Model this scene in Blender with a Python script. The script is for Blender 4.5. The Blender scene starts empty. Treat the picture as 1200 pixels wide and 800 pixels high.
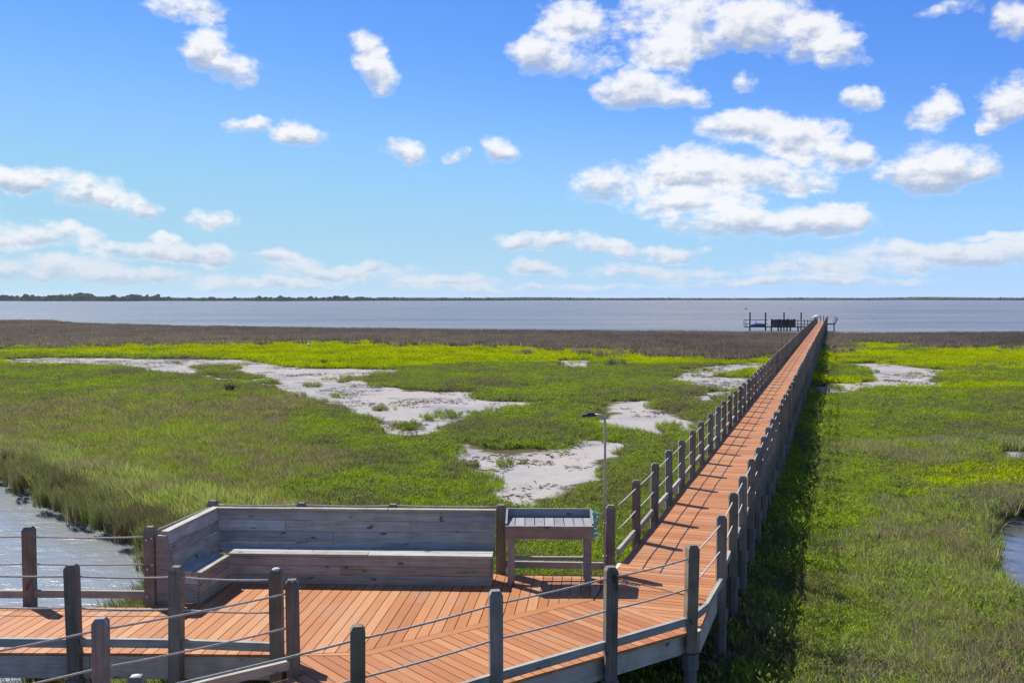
import bpy, math, random
import numpy as np
from mathutils import Matrix
R = math.radians
rng = np.random.default_rng(7)
random.seed(7)
S = bpy.context.scene
COL = S.collection

# ------------------------------------------------------------------ camera, sky, sun, exposure
CAM_H, DECK, F = 5.63, 1.45, 1200.0          # camera and deck height above the marsh, focal length in photo pixels
PITCH = math.atan(50 / F)
cd = bpy.data.cameras.new('camera'); cam = bpy.data.objects.new('camera', cd); COL.objects.link(cam)
cam.location = (0, 0, CAM_H); cam.rotation_euler = (R(90) - PITCH, 0, 0)
cd.sensor_width = 36; cd.lens = 36; cd.clip_end = 30000; cd.clip_start = .1
S.camera = cam
S.view_settings.view_transform = 'Standard'; S.view_settings.look = 'None'
S.view_settings.exposure = 0.75; S.view_settings.gamma = 1
S.cycles.use_denoising = True; S.cycles.denoiser = 'OPENIMAGEDENOISE'; S.cycles.denoising_input_passes = 'RGB_ALBEDO_NORMAL'; S.cycles.denoising_prefilter = 'NONE'
S.cycles.max_bounces = 6; S.cycles.transparent_max_bounces = 8
S.cycles.diffuse_bounces = 4; S.cycles.glossy_bounces = 3; S.cycles.transmission_bounces = 3
S.cycles.volume_bounces = 0; S.cycles.caustics_reflective = False; S.cycles.caustics_refractive = False
S.cycles.sample_clamp_indirect = 3; S.cycles.sample_clamp_direct = 3

SUN_DIR = np.array([-.66, .65, 1.062]); SUN_DIR /= np.linalg.norm(SUN_DIR)
SUN_EL = math.asin(SUN_DIR[2]); SUN_AZ = math.atan2(SUN_DIR[0], SUN_DIR[1])
sl = bpy.data.lights.new('sun', 'SUN'); sun = bpy.data.objects.new('sun', sl); COL.objects.link(sun)
sl.energy = 4.6; sl.angle = R(.53); sl.color = (1, .955, .88)
sun.rotation_euler = (R(90) - SUN_EL, 0, math.pi - SUN_AZ)
sun.location = (-20, 20, 40)

def ray(x, y):
    "direction through a photo pixel (used to survey the place)"
    v = ((x - 600) / F, 1.0, -(y - 400) / F)
    c, s = math.cos(PITCH), math.sin(PITCH)
    return np.array([v[0], c * v[1] + s * v[2], -s * v[1] + c * v[2]])
def G(x, y, z=0.0):
    d = ray(x, y); t = (z - CAM_H) / d[2]
    return (d[0] * t, d[1] * t)

# --- node helpers
class NT:
    def __init__(s, tree): s.t = tree; s.n = tree.nodes; s.l = tree.links
    def node(s, typ, **kw):
        n = s.n.new(typ)
        for k, v in kw.items(): setattr(n, k, v)
        return n
    def put(s, sock, v):
        if hasattr(v, 'is_linked') or isinstance(v, bpy.types.NodeSocket): s.l.new(v, sock)
        elif v is not None: sock.default_value = v
    def math(s, op, a, b=None, c=None, clamp=False):
        n = s.node('ShaderNodeMath', operation=op, use_clamp=clamp)
        for i, v in enumerate((a, b, c)):
            if v is not None: s.put(n.inputs[i], v)
        return n.outputs[0]
    def vec(s, op, a, b=None, c=None, out=0):
        n = s.node('ShaderNodeVectorMath', operation=op)
        for i, v in enumerate((a, b, c)):
            if v is not None: s.put(n.inputs[i], v)
        return n.outputs[out]
    def mix(s, f, a, b, mode='MIX'):
        n = s.node('ShaderNodeMix', data_type='RGBA', blend_type=mode)
        s.put(n.inputs[0], f); s.put(n.inputs[6], a if not isinstance(a, tuple) else (*a, 1)); s.put(n.inputs[7], b if not isinstance(b, tuple) else (*b, 1))
        return n.outputs[2]
    def noise(s, vec, scale, detail=4, rough=.55, out=0, dist=0.0):
        n = s.node('ShaderNodeTexNoise'); s.put(n.inputs['Vector'], vec)
        n.inputs['Scale'].default_value = scale; n.inputs['Detail'].default_value = detail
        n.inputs['Roughness'].default_value = rough; n.inputs['Distortion'].default_value = dist
        return n.outputs[out]
    def ramp(s, f, stops, interp='LINEAR'):
        n = s.node('ShaderNodeValToRGB'); s.put(n.inputs[0], f); cr = n.color_ramp; cr.interpolation = interp
        while len(cr.elements) < len(stops): cr.elements.new(.5)
        for e, (p, c) in zip(cr.elements, stops):
            e.position = p; e.color = (*c, 1) if isinstance(c, tuple) else (c, c, c, 1)
        return n.outputs[0]
    def smooth(s, v, lo, hi, a=0.0, b=1.0):
        n = s.node('ShaderNodeMapRange', interpolation_type='SMOOTHSTEP')
        for i, x in enumerate((v, lo, hi, a, b)): s.put(n.inputs[i], x)
        return n.outputs[0]

# --- world: Nishita sky with fair-weather clouds
W = bpy.data.worlds.new('World'); S.world = W; W.use_nodes = True
W.node_tree.nodes.clear(); w = NT(W.node_tree)
W.cycles.sampling_method = 'MANUAL'; W.cycles.sample_map_resolution = 256
sky = w.node('ShaderNodeTexSky', sky_type='NISHITA', sun_disc=False)
sky.sun_elevation = SUN_EL; sky.sun_rotation = SUN_AZ
sky.altitude = 0; sky.air_density = .6; sky.dust_density = 0; sky.ozone_density = 4.0
cv_ = w.node('ShaderNodeRGBCurve'); w.put(cv_.inputs['Color'], w.vec('MULTIPLY', sky.outputs[0], (.1, .1, .1)))   # photographic response of the blue
for ch, pts_ in enumerate(([(.05, .02), (.141, .075), (.251, .175), (.45, .24), (.674, .275), (1, .33)], [(.12, .095), (.257, .20), (.433, .345), (.65, .39), (.838, .405), (1, .43)], [(.28, .36), (.503, .54), (.73, .575), (.838, .53), (1, .50)])):
    c_ = cv_.mapping.curves[ch]; c_.points[0].location = (0, 0); c_.points[-1].location = pts_[-1]
    for q in pts_[:-1]: c_.points.new(*q)
cv_.mapping.update()
skyc = w.vec('MULTIPLY', cv_.outputs[0], (10, 10, 10))
dirv = w.node('ShaderNodeTexCoord').outputs['Generated']
sx = w.node('ShaderNodeSeparateXYZ'); w.l.new(dirv, sx.inputs[0])
az = w.math('ARCTAN2', sx.outputs[0], sx.outputs[1]); el = w.math('ARCSINE', sx.outputs[2])
cb = w.node('ShaderNodeCombineXYZ'); w.put(cb.inputs[0], az); w.put(cb.inputs[1], el); uv = cb.outputs[0]
CLOUDS = [  # photo survey of the clouds: centre, half width, half height, weight
 (205,6,38,14,.8),(240,8,34,13,.8),(250,52,36,22,1),(282,74,28,20,1),(432,58,24,24,1),(447,82,26,20,1),
 (290,146,36,10,.95),(345,154,40,12,1),(476,176,32,15,1),(582,180,24,16,1),(536,182,16,9,.75),
 (45,216,58,17,1),(110,228,52,18,1),(158,240,30,13,1),(50,279,68,15,1),(100,290,30,10,.9),(246,258,38,11,.85),(196,280,22,10,.95),
 (180,294,66,12,1),(250,298,42,12,1),(330,304,50,12,.9),(60,313,110,15,1),(170,322,110,11,.95),(410,316,100,12,1),(500,328,110,9,.9),(330,332,120,8,.8),(760,318,110,8,.75),(640,338,160,6,.8),(930,330,160,7,.85),
 (668,28,48,32,1.05),(640,68,40,24,1),(690,70,40,20,.9),(748,104,52,22,1.1),(800,112,36,18,1),(775,55,40,30,1),
 (800,22,80,34,1.1),(880,28,90,34,1.15),(950,40,48,30,1.05),(980,62,26,22,1),(878,96,18,10,.7),
 (870,152,52,24,1),(935,160,62,28,1.1),(990,180,48,18,1),(735,215,72,26,1.1),(820,208,92,32,1.2),(910,206,76,24,1.1),
 (820,240,96,18,1),(968,210,22,14,.9),(860,262,90,18,1.1),(950,260,78,22,1.1),(640,284,70,11,1),(710,288,50,9,.9),(770,296,62,10,1),(622,312,38,11,.95),
 (1070,198,46,20,1),(1110,190,50,30,1.05),(1098,128,30,24,1),(1005,120,22,13,.95),(1186,118,28,26,1),(1163,146,14,8,.8),(1192,24,30,20,1),
 (1110,16,30,8,.7),(1050,296,70,16,1.05),(1130,300,90,17,1.05),(1000,312,130,13,.85),(1190,288,60,12,.9),(1200,272,60,6,.8),
 # the same weather added unseen beyond the frame
 (-120,250,120,22,1),(-260,120,110,40,1.1),(-420,290,160,18,1),(1330,210,110,30,1.1),(1400,70,100,40,1.1),(1500,300,170,16,1),(420,-160,130,50,1),(900,-220,160,60,1.1)]
wz2 = w.noise(uv, 16, 4, .6, out=1)
warp = w.vec('MULTIPLY', w.vec('SUBTRACT', wz2, (.5, .5, .5)), (.055, .034, 0))
p1 = w.vec('ADD', uv, warp)
acc = None; accb = None
for (x, y, a, b, wt) in CLOUDS:
    d = ray(x, y); d /= np.linalg.norm(d)
    cu, cv = math.atan2(d[0], d[1]), math.asin(d[2])
    iu, iv = F / a * (1 + ((x - 600) / F) ** 2) ** .5 / 1.04, F / b / 1.08
    q = w.vec('MULTIPLY_ADD', p1, (iu, iv, 0), (-cu * iu, -cv * iv, 0))
    v = w.math('MULTIPLY_ADD', w.vec('DOT_PRODUCT', q, q, out=1), -wt * .9, wt * .9)
    acc = v if acc is None else w.math('SMOOTH_MAX', acc, v, .12)
    q2 = w.vec('MULTIPLY_ADD', p1, (iu, iv, 0), (-cu * iu, -cv * iv - .5, 0))   # same blob, crown only
    v2 = w.math('MULTIPLY_ADD', w.vec('DOT_PRODUCT', q2, q2, out=1), -wt * .9, wt * .9)
    accb = v2 if accb is None else w.math('SMOOTH_MAX', accb, v2, .12)
st = w.vec('MULTIPLY', uv, (1, 1.5, 1))
fine = w.noise(st, 22, 10, .66)
fine2 = w.noise(w.vec('ADD', st, (-.006, .011, 0)), 22, 6, .6)                # the same billows, a step towards the sun
# beyond the frame the fair-weather cloud field goes on unseen, added to brighten the fill light
wide = w.math('MULTIPLY_ADD', w.noise(dirv, 3.2, 4, .6), 4.5, -2.45)
outside = w.math('MAXIMUM', w.smooth(w.math('ABSOLUTE', az), .56, .72), w.smooth(el, .34, .46))
acc = w.math('MAXIMUM', acc, w.math('MULTIPLY_ADD', outside, w.math('ADD', wide, 2.0), -2.0))
accb = w.math('MAXIMUM', accb, w.math('MULTIPLY_ADD', outside, w.math('ADD', wide, 2.0), -2.0))
dens = w.math('ADD', acc, w.math('MULTIPLY', w.math('SUBTRACT', fine, .5), 3.2))
alpha = w.math('MULTIPLY', w.smooth(dens, -.08, .88), .95)
alpha = w.math('MULTIPLY', alpha, w.smooth(el, -.004, .016)); alpha = w.math('MULTIPLY', alpha, w.smooth(el, .02, .09, .84, 1.0))
relief = w.math('MULTIPLY', w.math('SUBTRACT', fine, fine2), 2.6)
crown = w.math('ADD', w.math('SUBTRACT', accb, acc), relief)
lit = w.smooth(crown, -1.0, .05)
body = w.smooth(dens, -.05, .5)                                               # only thick cloud has a shaded base
litf = w.math('SUBTRACT', 1.0, w.math('MULTIPLY', body, w.math('SUBTRACT', 1.0, lit)))
ccol = w.mix(litf, (.44, .52, .69), (.97, .975, 1.0))
# low air: clouds near the horizon take on the pale colour of the air
ccol = w.mix(w.smooth(el, .085, .015, 0, .4), ccol, (.56, .63, .78))
bsky = w.node('ShaderNodeBackground'); w.put(bsky.inputs[0], skyc); bsky.inputs[1].default_value = .104
bcl = w.node('ShaderNodeBackground'); w.put(bcl.inputs[0], ccol); bcl.inputs[1].default_value = .585
mx = w.node('ShaderNodeMixShader'); w.put(mx.inputs[0], alpha); w.l.new(bsky.outputs[0], mx.inputs[1]); w.l.new(bcl.outputs[0], mx.inputs[2])
wo = w.node('ShaderNodeOutputWorld'); w.l.new(mx.outputs[0], wo.inputs[0])

# ------------------------------------------------------------------ materials
def mat(name):
    m = bpy.data.materials.new(name); m.use_nodes = True; m.node_tree.nodes.clear()
    t = NT(m.node_tree); t.out = t.node('ShaderNodeOutputMaterial'); return m, t
def princ(t, col, rough=.7, spec=.3, bump=None, bstr=.3, bdist=.01, metal=0):
    p = t.node('ShaderNodeBsdfPrincipled')
    t.put(p.inputs['Base Color'], col if not isinstance(col, tuple) else (*col, 1)); t.put(p.inputs['Roughness'], rough)
    p.inputs['Specular IOR Level'].default_value = spec; p.inputs['Metallic'].default_value = metal
    if bump is not None:
        b = t.node('ShaderNodeBump'); t.put(b.inputs['Height'], bump); b.inputs['Strength'].default_value = bstr; b.inputs['Distance'].default_value = bdist
        t.l.new(b.outputs[0], p.inputs['Normal'])
    t.l.new(p.outputs[0], t.out.inputs[0]); return p
def rnd(t):
    return t.math('FRACT', t.math('ADD', t.node('ShaderNodeObjectInfo').outputs['Random'], t.node('ShaderNodeNewGeometry').outputs['Random Per Island']))
def wood(name, stops, axis, lo=.75, hi=1.25, rough=.8, blot=.5, bstr=.5):
    m, t = mat(name); r = rnd(t)
    oc = t.node('ShaderNodeTexCoord').outputs['Object']
    off = t.node('ShaderNodeCombineXYZ'); t.put(off.inputs[0], t.math('MULTIPLY', r, 37.0)); t.put(off.inputs[1], t.math('MULTIPLY', r, 11.0)); t.put(off.inputs[2], t.math('MULTIPLY', r, 23.0))
    sc = [34.0, 34.0, 34.0]; sc[axis] = 1.6
    oc = t.vec('ADD', oc, off.outputs[0])
    g = t.noise(t.vec('MULTIPLY', oc, tuple(sc)), 1, 6, .65)
    bl = t.noise(oc, 3.2, 5, .6)
    f = t.math('ADD', t.math('MULTIPLY', g, 1 - blot), t.math('MULTIPLY', bl, blot))
    c = t.ramp(f, stops)
    kn = t.noise(t.vec('MULTIPLY', oc, tuple(9.0 if q > 2 else 4.0 for q in sc)), 1, 3, .5)                   # knots and splits
    c = t.mix(t.smooth(kn, .66, .73, 0, .75), c, (.035, .028, .024))
    h = t.node('ShaderNodeHueSaturation'); t.put(h.inputs['Color'], c)
    t.put(h.inputs['Value'], t.math('MULTIPLY_ADD', r, hi - lo, lo))
    t.put(h.inputs['Saturation'], t.math('MULTIPLY_ADD', t.math('FRACT', t.math('MULTIPLY', r, 7.3)), .7, .35))
    princ(t, h.outputs[0], rough, .2, g, bstr, .006); return m
POSTC = [(.28, (0.084, 0.065, 0.045)), (.45, (0.167, 0.135, 0.090)), (.6, (0.238, 0.200, 0.138)), (.75, (0.337, 0.315, 0.226))]
GREYC = [(.25, (0.138, 0.128, 0.102)), (.45, (0.276, 0.258, 0.205)), (.6, (0.366, 0.345, 0.275)), (.78, (0.474, 0.455, 0.368))]
M_post = wood('weathered_post_wood', POSTC, 2, .8, 1.25)
M_rail = wood('weathered_rail_wood', GREYC, 0, .8, 1.2)
M_beam = wood('weathered_beam_wood', [(.28, (0.212, 0.182, 0.142)), (.5, (0.409, 0.358, 0.279)), (.72, (0.568, 0.503, 0.399))], 0, .85, 1.1)
M_bench = wood('bench_wood', [(.28, (0.148, 0.138, 0.110)), (.45, (0.313, 0.299, 0.239)), (.6, (0.415, 0.404, 0.323)), (.78, (0.516, 0.508, 0.411))], 0, .75, 1.2, blot=.4)
M_bfront = wood('bench_brown_wood', [(.28, (0.128, 0.110, 0.077)), (.45, (0.264, 0.247, 0.175)), (.6, (0.346, 0.340, 0.245)), (.78, (0.437, 0.461, 0.340))], 0, .75, 1.2, blot=.4)
M_table = wood('table_wood', [(.28, (0.129, 0.093, 0.063)), (.45, (0.257, 0.197, 0.136)), (.6, (0.326, 0.269, 0.182)), (.78, (0.415, 0.384, 0.275))], 0, .85, 1.15)
M_slat = wood('table_slat_wood', [(.3, (.19, .19, .19)), (.55, (.25, .25, .255)), (.75, (.32, .32, .325))], 0, .85, 1.1)
M_pile = wood('pile_concrete', [(.3, (.09, .08, .07)), (.5, (.14, .125, .112)), (.75, (.20, .185, .17))], 2, .85, 1.15)
def deckmat(name, tint=(1, 1, 1)):
    m, t = mat(name); r = rnd(t)
    oc = t.node('ShaderNodeTexCoord').outputs['Object']
    off = t.node('ShaderNodeCombineXYZ'); t.put(off.inputs[0], t.math('MULTIPLY', r, 53.0)); t.put(off.inputs[1], t.math('MULTIPLY', r, 17.0))
    g = t.noise(t.vec('MULTIPLY', t.vec('ADD', oc, off.outputs[0]), (1.5, 46, 20)), 1, 5, .6)
    c = t.ramp(t.math('FRACT', t.math('MULTIPLY', r, 5.7)), [(0, (.305, .113, .040)), (.35, (.36, .143, .050)), (.7, (.395, .170, .064)), (1, (.435, .213, .092))])
    c = t.mix(1.0, c, t.ramp(g, [(.25, .80), (.5, 1.0), (.75, 1.14)]), 'MULTIPLY')
    pos = t.node('ShaderNodeNewGeometry').outputs['Position']
    dirt = t.noise(pos, 1.1, 7, .68)
    c = t.mix(t.smooth(dirt, .48, .72, 0, .6), c, (.34, .20, .115))
    spots = t.noise(t.vec('MULTIPLY', pos, (1, 1, 1)), 5.5, 4, .6)
    c = t.mix(t.smooth(spots, .64, .76, 0, .45), c, (.13, .065, .045))
    if tint != (1, 1, 1): c = t.mix(1.0, c, tint, 'MULTIPLY')
    princ(t, c, .62, .25, g, .25, .003); return m
M_deck = deckmat('composite_decking')
def flat(name, col, rough=.5, spec=.4, metal=0, var=.12, scale=14):
    m, t = mat(name); n = t.noise(t.node('ShaderNodeTexCoord').outputs['Object'], scale, 5, .6)
    c = t.mix(1.0, col, t.ramp(n, [(.25, 1 - var * 2), (.5, 1.0), (.75, 1 + var)]), 'MULTIPLY')
    princ(t, c, rough, spec, n, .15, .004, metal); return m
M_rope = flat('weathered_rope', (.46, .43, .39), .9, .1, 0, .25, 40)
M_steel = flat('galvanised_steel', (.42, .43, .43), .5, .5, .1)
M_black = flat('lamp_housing', (.025, .026, .028), .45, .5)
M_lens = flat('lamp_lens', (.45, .45, .42), .25, .6)
M_teal = flat('teal_rope', (.16, .46, .50), .8, .2, 0, .3, 60)
M_white = flat('bird_lime', (.50, .49, .47), .9, .1)
M_blue = flat('blue_cover', (.045, .12, .32), .6, .3)
M_dark = wood('dark_dock_timber', [(.3, (.018, .018, .020)), (.55, (.04, .038, .04)), (.8, (.075, .07, .07))], 2)
M_cream = flat('cream_canvas', (.75, .70, .56), .8, .1)
M_bird = flat('dark_feathers', (.03, .03, .033), .7, .2)

def leaf(name, stops, scale=.35, trans=.45, hue=.06, scale2=2.6, w2=.35, wave=None):
    "plant colour: patches of the stand, tufts, and single leaves differ"
    m, t = mat(name)
    geo = t.node('ShaderNodeNewGeometry'); pos = t.vec('MULTIPLY', geo.outputs['Position'], (1, 1, 0))
    n1 = t.noise(t.vec('MULTIPLY', pos, (1, .8, 1)), scale, 5, .6); n2 = t.noise(pos, scale2, 3, .6)
    r = t.math('FRACT', t.math('ADD', geo.outputs['Random Per Island'], t.node('ShaderNodeObjectInfo').outputs['Random']))
    f = t.math('ADD', t.math('ADD', t.math('MULTIPLY', n1, 1 - w2), t.math('MULTIPLY', n2, w2)), t.math('MULTIPLY', t.math('SUBTRACT', r, .5), .16))
    c = t.ramp(t.math('MULTIPLY_ADD', t.math('SUBTRACT', f, .5), 2.6, .5), stops)
    h = t.node('ShaderNodeHueSaturation'); t.put(h.inputs['Color'], c)
    t.put(h.inputs['Value'], t.math('MULTIPLY_ADD', t.math('FRACT', t.math('MULTIPLY', r, 9.1)), .75, .62))
    t.put(h.inputs['Hue'], t.math('MULTIPLY_ADD', t.math('FRACT', t.math('MULTIPLY', r, 5.3)), hue, .5 - hue / 2))
    c = h.outputs[0]
    d = t.node('ShaderNodeBsdfDiffuse'); t.put(d.inputs[0], c)
    tr = t.node('ShaderNodeBsdfTranslucent'); t.put(tr.inputs[0], c)
    a = t.node('ShaderNodeMixShader'); a.inputs[0].default_value = trans; t.l.new(d.outputs[0], a.inputs[1]); t.l.new(tr.outputs[0], a.inputs[2])
    t.l.new(a.outputs[0], t.out.inputs[0]); return m
M_salt = leaf('saltwort_leaf', [(.18, (0.189, 0.161, 0.098)), (.34, (0.194, 0.204, 0.069)), (.5, (0.211, 0.268, 0.044)), (.64, (0.243, 0.337, 0.028)), (.82, (0.302, 0.401, 0.022))], .16, scale2=.9, w2=.45)
M_bright = leaf('glasswort_leaf', [(.25, (.21, .27, .010)), (.42, (.33, .40, .005)), (.55, (.39, .47, .004)), (.75, (.44, .50, .004))], .2, scale2=.9, w2=.45)
M_cord = leaf('cordgrass_leaf', [(.22, (0.270, 0.230, 0.125)), (.4, (0.275, 0.274, 0.100)), (.55, (0.281, 0.325, 0.070)), (.75, (0.324, 0.386, 0.080))], .3, .55)
M_meadow = leaf('marsh_meadow_leaf', [(.2, (0.232, 0.186, 0.121)), (.36, (0.243, 0.213, 0.103)), (.5, (0.243, 0.246, 0.071)), (.64, (0.243, 0.287, 0.046)), (.82, (0.270, 0.362, 0.028))], .11, .55, scale2=.8, w2=.45)
M_shade_tinted = leaf('shade_tinted_leaf', [(.2, (0.145, 0.119, 0.063)), (.5, (0.178, 0.175, 0.068)), (.8, (0.221, 0.254, 0.068))], .5, .35)  # darker bank grass: shade of the bank's face put into the leaf colour
M_dry = leaf('dry_stem', [(.3, (.21, .165, .115)), (.5, (.33, .27, .19)), (.7, (.42, .36, .27))], .4, .3)
M_reed = leaf('brown_reed', [(.15, (0.127, 0.110, 0.085)), (.4, (0.171, 0.144, 0.109)), (.6, (0.226, 0.183, 0.138)), (.78, (0.275, 0.220, 0.161)), (.92, (0.176, 0.191, 0.085))], .035, .5, scale2=.4, w2=.45)
M_tree = leaf('far_tree_leaf', [(.25, (.03, .048, .022)), (.5, (.05, .078, .032)), (.75, (.085, .12, .045))], .01, .2)
M_twig = flat('dead_twig', (.03, .027, .022), .9, .1)
M_wrack = flat('dry_wrack', (.11, .092, .075), .95, .1, 0, .3, 8)

# ------------------------------------------------------------------ object helpers
def tag(o, label=None, cat=None, group=None, kind=None):
    for k, v in (('label', label), ('category', cat), ('group', group), ('kind', kind)):
        if v: o[k] = v
    return o
def mesh(name, V, Fc, m=None, smooth=False):
    me = bpy.data.meshes.new(name); me.from_pydata([tuple(v) for v in V], [], Fc); me.update()
    if m: me.materials.append(m)
    if smooth: me.polygons.foreach_set('use_smooth', [True] * len(me.polygons))
    return me
def fastmesh(name, V, Fa, m=None, smooth=False):
    "V (n,3), Fa (k,3|4) arrays"
    V = np.asarray(V, np.float32); Fa = np.asarray(Fa, np.int32); k, c = Fa.shape
    me = bpy.data.meshes.new(name); me.vertices.add(len(V)); me.vertices.foreach_set('co', V.ravel())
    me.loops.add(k * c); me.loops.foreach_set('vertex_index', Fa.ravel())
    me.polygons.add(k); me.polygons.foreach_set('loop_start', np.arange(0, k * c, c, dtype=np.int32))
    if smooth: me.polygons.foreach_set('use_smooth', np.ones(k, bool))
    me.update(calc_edges=True)
    if m: me.materials.append(m)
    return me
def link(name, me, parent=None, loc=(0, 0, 0), rot=(0, 0, 0), scale=(1, 1, 1)):
    o = bpy.data.objects.new(name, me); COL.objects.link(o)
    o.location = loc; o.rotation_euler = rot; o.scale = scale
    if parent: o.parent = parent
    return o
def empty(name, loc, label, cat, rz=0, group=None):
    o = link(name, None, None, loc, (0, 0, rz)); o.empty_display_size = .2
    return tag(o, label, cat, group)
BOXF = [(0, 3, 2, 1), (4, 5, 6, 7), (0, 1, 5, 4), (1, 2, 6, 5), (2, 3, 7, 6), (3, 0, 4, 7)]
_cache = {}
def boxmesh(L, w_, h, m, name='piece'):
    "box centred on the origin, length along X"
    k = (round(L, 3), round(w_, 3), round(h, 3), m.name)
    if k not in _cache:
        a, b, c = L / 2, w_ / 2, h / 2
        _cache[k] = mesh(name, [(-a, -b, -c), (a, -b, -c), (a, b, -c), (-a, b, -c), (-a, -b, c), (a, -b, c), (a, b, c), (-a, b, c)], BOXF, m)
    return _cache[k]
def bar(name, p0, p1, w_, h, m, parent, roll=0.0, chamfer=0):
    "straight timber from p0 to p1 in the parent's frame (width across, height up)"
    p0 = np.array(p0, float); p1 = np.array(p1, float); d = p1 - p0; L = np.linalg.norm(d)
    rz = math.atan2(d[1], d[0]); ry = -math.asin(d[2] / L)
    return link(name, boxmesh(L, w_, h, m, name), parent, (p0 + p1) / 2, (roll, ry, rz))
def prism(name, poly, z0, z1, m, parent, loc=(0, 0, 0), rz=0):
    "polygon (local XY) extruded between z0 and z1"
    n = len(poly); V = [(x, y, z0) for x, y in poly] + [(x, y, z1) for x, y in poly]
    Fc = [tuple(range(n - 1, -1, -1)), tuple(range(n, 2 * n))] + [(i, (i + 1) % n, n + (i + 1) % n, n + i) for i in range(n)]
    return link(name, mesh(name, V, Fc, m), parent, loc, (0, 0, rz))
def tube(pts, r, seg=6, closed=False):
    P = np.array(pts, float); n = len(P); V = []; Fc = []
    for i in range(n):
        a = P[(i - 1) % n] if (i or closed) else P[i]; b = P[(i + 1) % n] if (i < n - 1 or closed) else P[i]
        d = b - a; d /= (np.linalg.norm(d) + 1e-9)
        u = np.cross(d, (0, 0, 1)); 
        if np.linalg.norm(u) < .1: u = np.cross(d, (1, 0, 0))
        u /= np.linalg.norm(u); v = np.cross(u, d)
        rr = r[i] if hasattr(r, '__len__') else r
        for k in range(seg):
            a_ = 2 * math.pi * k / seg; V.append(P[i] + rr * (math.cos(a_) * u + math.sin(a_) * v))
    for i in range(n if closed else n - 1):
        j = (i + 1) % n
        for k in range(seg):
            Fc.append((i * seg + k, i * seg + (k + 1) % seg, j * seg + (k + 1) % seg, j * seg + k))
    if not closed:
        Fc.append(tuple(range(seg - 1, -1, -1))); Fc.append(tuple(range((n - 1) * seg, n * seg)))
    return V, Fc
def tubeobj(name, pts, r, m, parent=None, seg=6, closed=False):
    V, Fc = tube(pts, r, seg, closed); return link(name, mesh(name, V, Fc, m, True), parent)
def clip(poly, px, py, nx, ny):
    "keep the side where n.(p-P) <= 0"
    out = []
    for i in range(len(poly)):
        a, b = poly[i], poly[(i + 1) % len(poly)]
        da = (a[0] - px) * nx + (a[1] - py) * ny; db = (b[0] - px) * nx + (b[1] - py) * ny
        if da <= 0: out.append(a)
        if (da < 0) != (db < 0) and abs(da - db) > 1e-9:
            t_ = da / (da - db); out.append((a[0] + t_ * (b[0] - a[0]), a[1] + t_ * (b[1] - a[1])))
    return out
def inside_clip(poly, region):
    for i in range(len(region)):                       # region counter-clockwise
        a, b = region[i], region[(i + 1) % len(region)]
        poly = clip(poly, a[0], a[1], b[1] - a[1], -(b[0] - a[0]))
        if len(poly) < 3: return []
    return poly
def area(p): return abs(sum(p[i][0] * p[(i + 1) % len(p)][1] - p[(i + 1) % len(p)][0] * p[i][1] for i in range(len(p)))) / 2

# ------------------------------------------------------------------ survey of the marsh (ground outlines)
def PG(px, z=0.0): return np.array([G(x, y, z) for x, y in px])
def PN(px, z=0.0, h=.30):
    m_ = np.mean([y for _, y in px]); return np.array([G(x, y, h if y > m_ else z) for x, y in px])
SANDS = [PN(p) for p in [
 [(6,421),(60,419.5),(130,420),(200,421),(275,421),(305,424),(335,430),(375,432),(420,432),(470,433),(478,436),(440,438),(418,443),(430,450),(480,452),(520,453),(550,453),(556,461),(590,465),(627,466.5),
  (600,473),(560,479),(530,488),(505,497),(485,504),(465,503),(450,494),(440,488),(420,480),(400,471),(370,463),(340,456),(310,449),(270,447),(240,443),(200,438),(150,431.5),(100,428),(50,427),(6,425.5)],
 [(723,470),(764,469),(772,473),(757,479),(790,485),(812,490),(816,497),(790,503),(757,509),(736,497),(697,492),(722,484),(714,478)],
 [(524,531),(547,522),(571,529),(600,532),(652,527),(666,517),(690,516),(743,519),(728,530),(701,540),(697,551),(666,562),(630,582),(606,590),(584,583),(570,571),(580,557),(559,547),(526,539)],
 [(984,426),(1031,425.5),(1067,429),(1092,433),(1123,433),(1104,438),(1085,441),(1100,445),(1110,450),(1071,449),(1033,450),(977,455),(945,457),(945,450),(977,445),(1029,442),(1023,437),(1002,431)],
 [(790,436),(826,430),(896,425),(893,431),(850,434),(800,438)],
 [(786,443),(820,441.5),(884,443),(878,449),(840,451),(816,448)],
 [(800,468),(830,460),(868,457),(860,462),(830,466)],
 [(652,423),(690,422.5),(692,427),(658,428)],
 [(1180,525),(1240,526),(1240,530),(1186,528.5)]]]
ISLES = [PG(p) for p in [[(225,431),(250,429),(288,430),(268,434.5),(312,442),(290,446),(250,442),(232,437)], [(300,447),(326,447),(340,451),(312,451)], [(345,426),(400,424),(420,430),(380,431)]]]
POND_L = PG([(-520,520),(-150,542),(0,551),(35,571),(88,595),(128,614),(172,630),(198,648),(208,690),(212,715),(150,760),(112,800),(60,860),(-700,860)], -.1)
POND_R = PN([(1150,612),(1180,604),(1215,601),(1330,604),(1400,740),(1290,720),(1215,694),(1186,674),(1160,654),(1148,632)], -.1, .35)
SHORE_PX = [(-600,372),(-200,371.5),(0,372),(60,373.5),(85,376.5),(200,379),(450,382),(700,384.5),(870,386),(975,387),(1200,386),(1500,385),(1900,384)]
SHORE = np.array([G(x, y, 1.0) for x, y in SHORE_PX])
FAR_L, FAR_R = 2650.0, 4200.0
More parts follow.
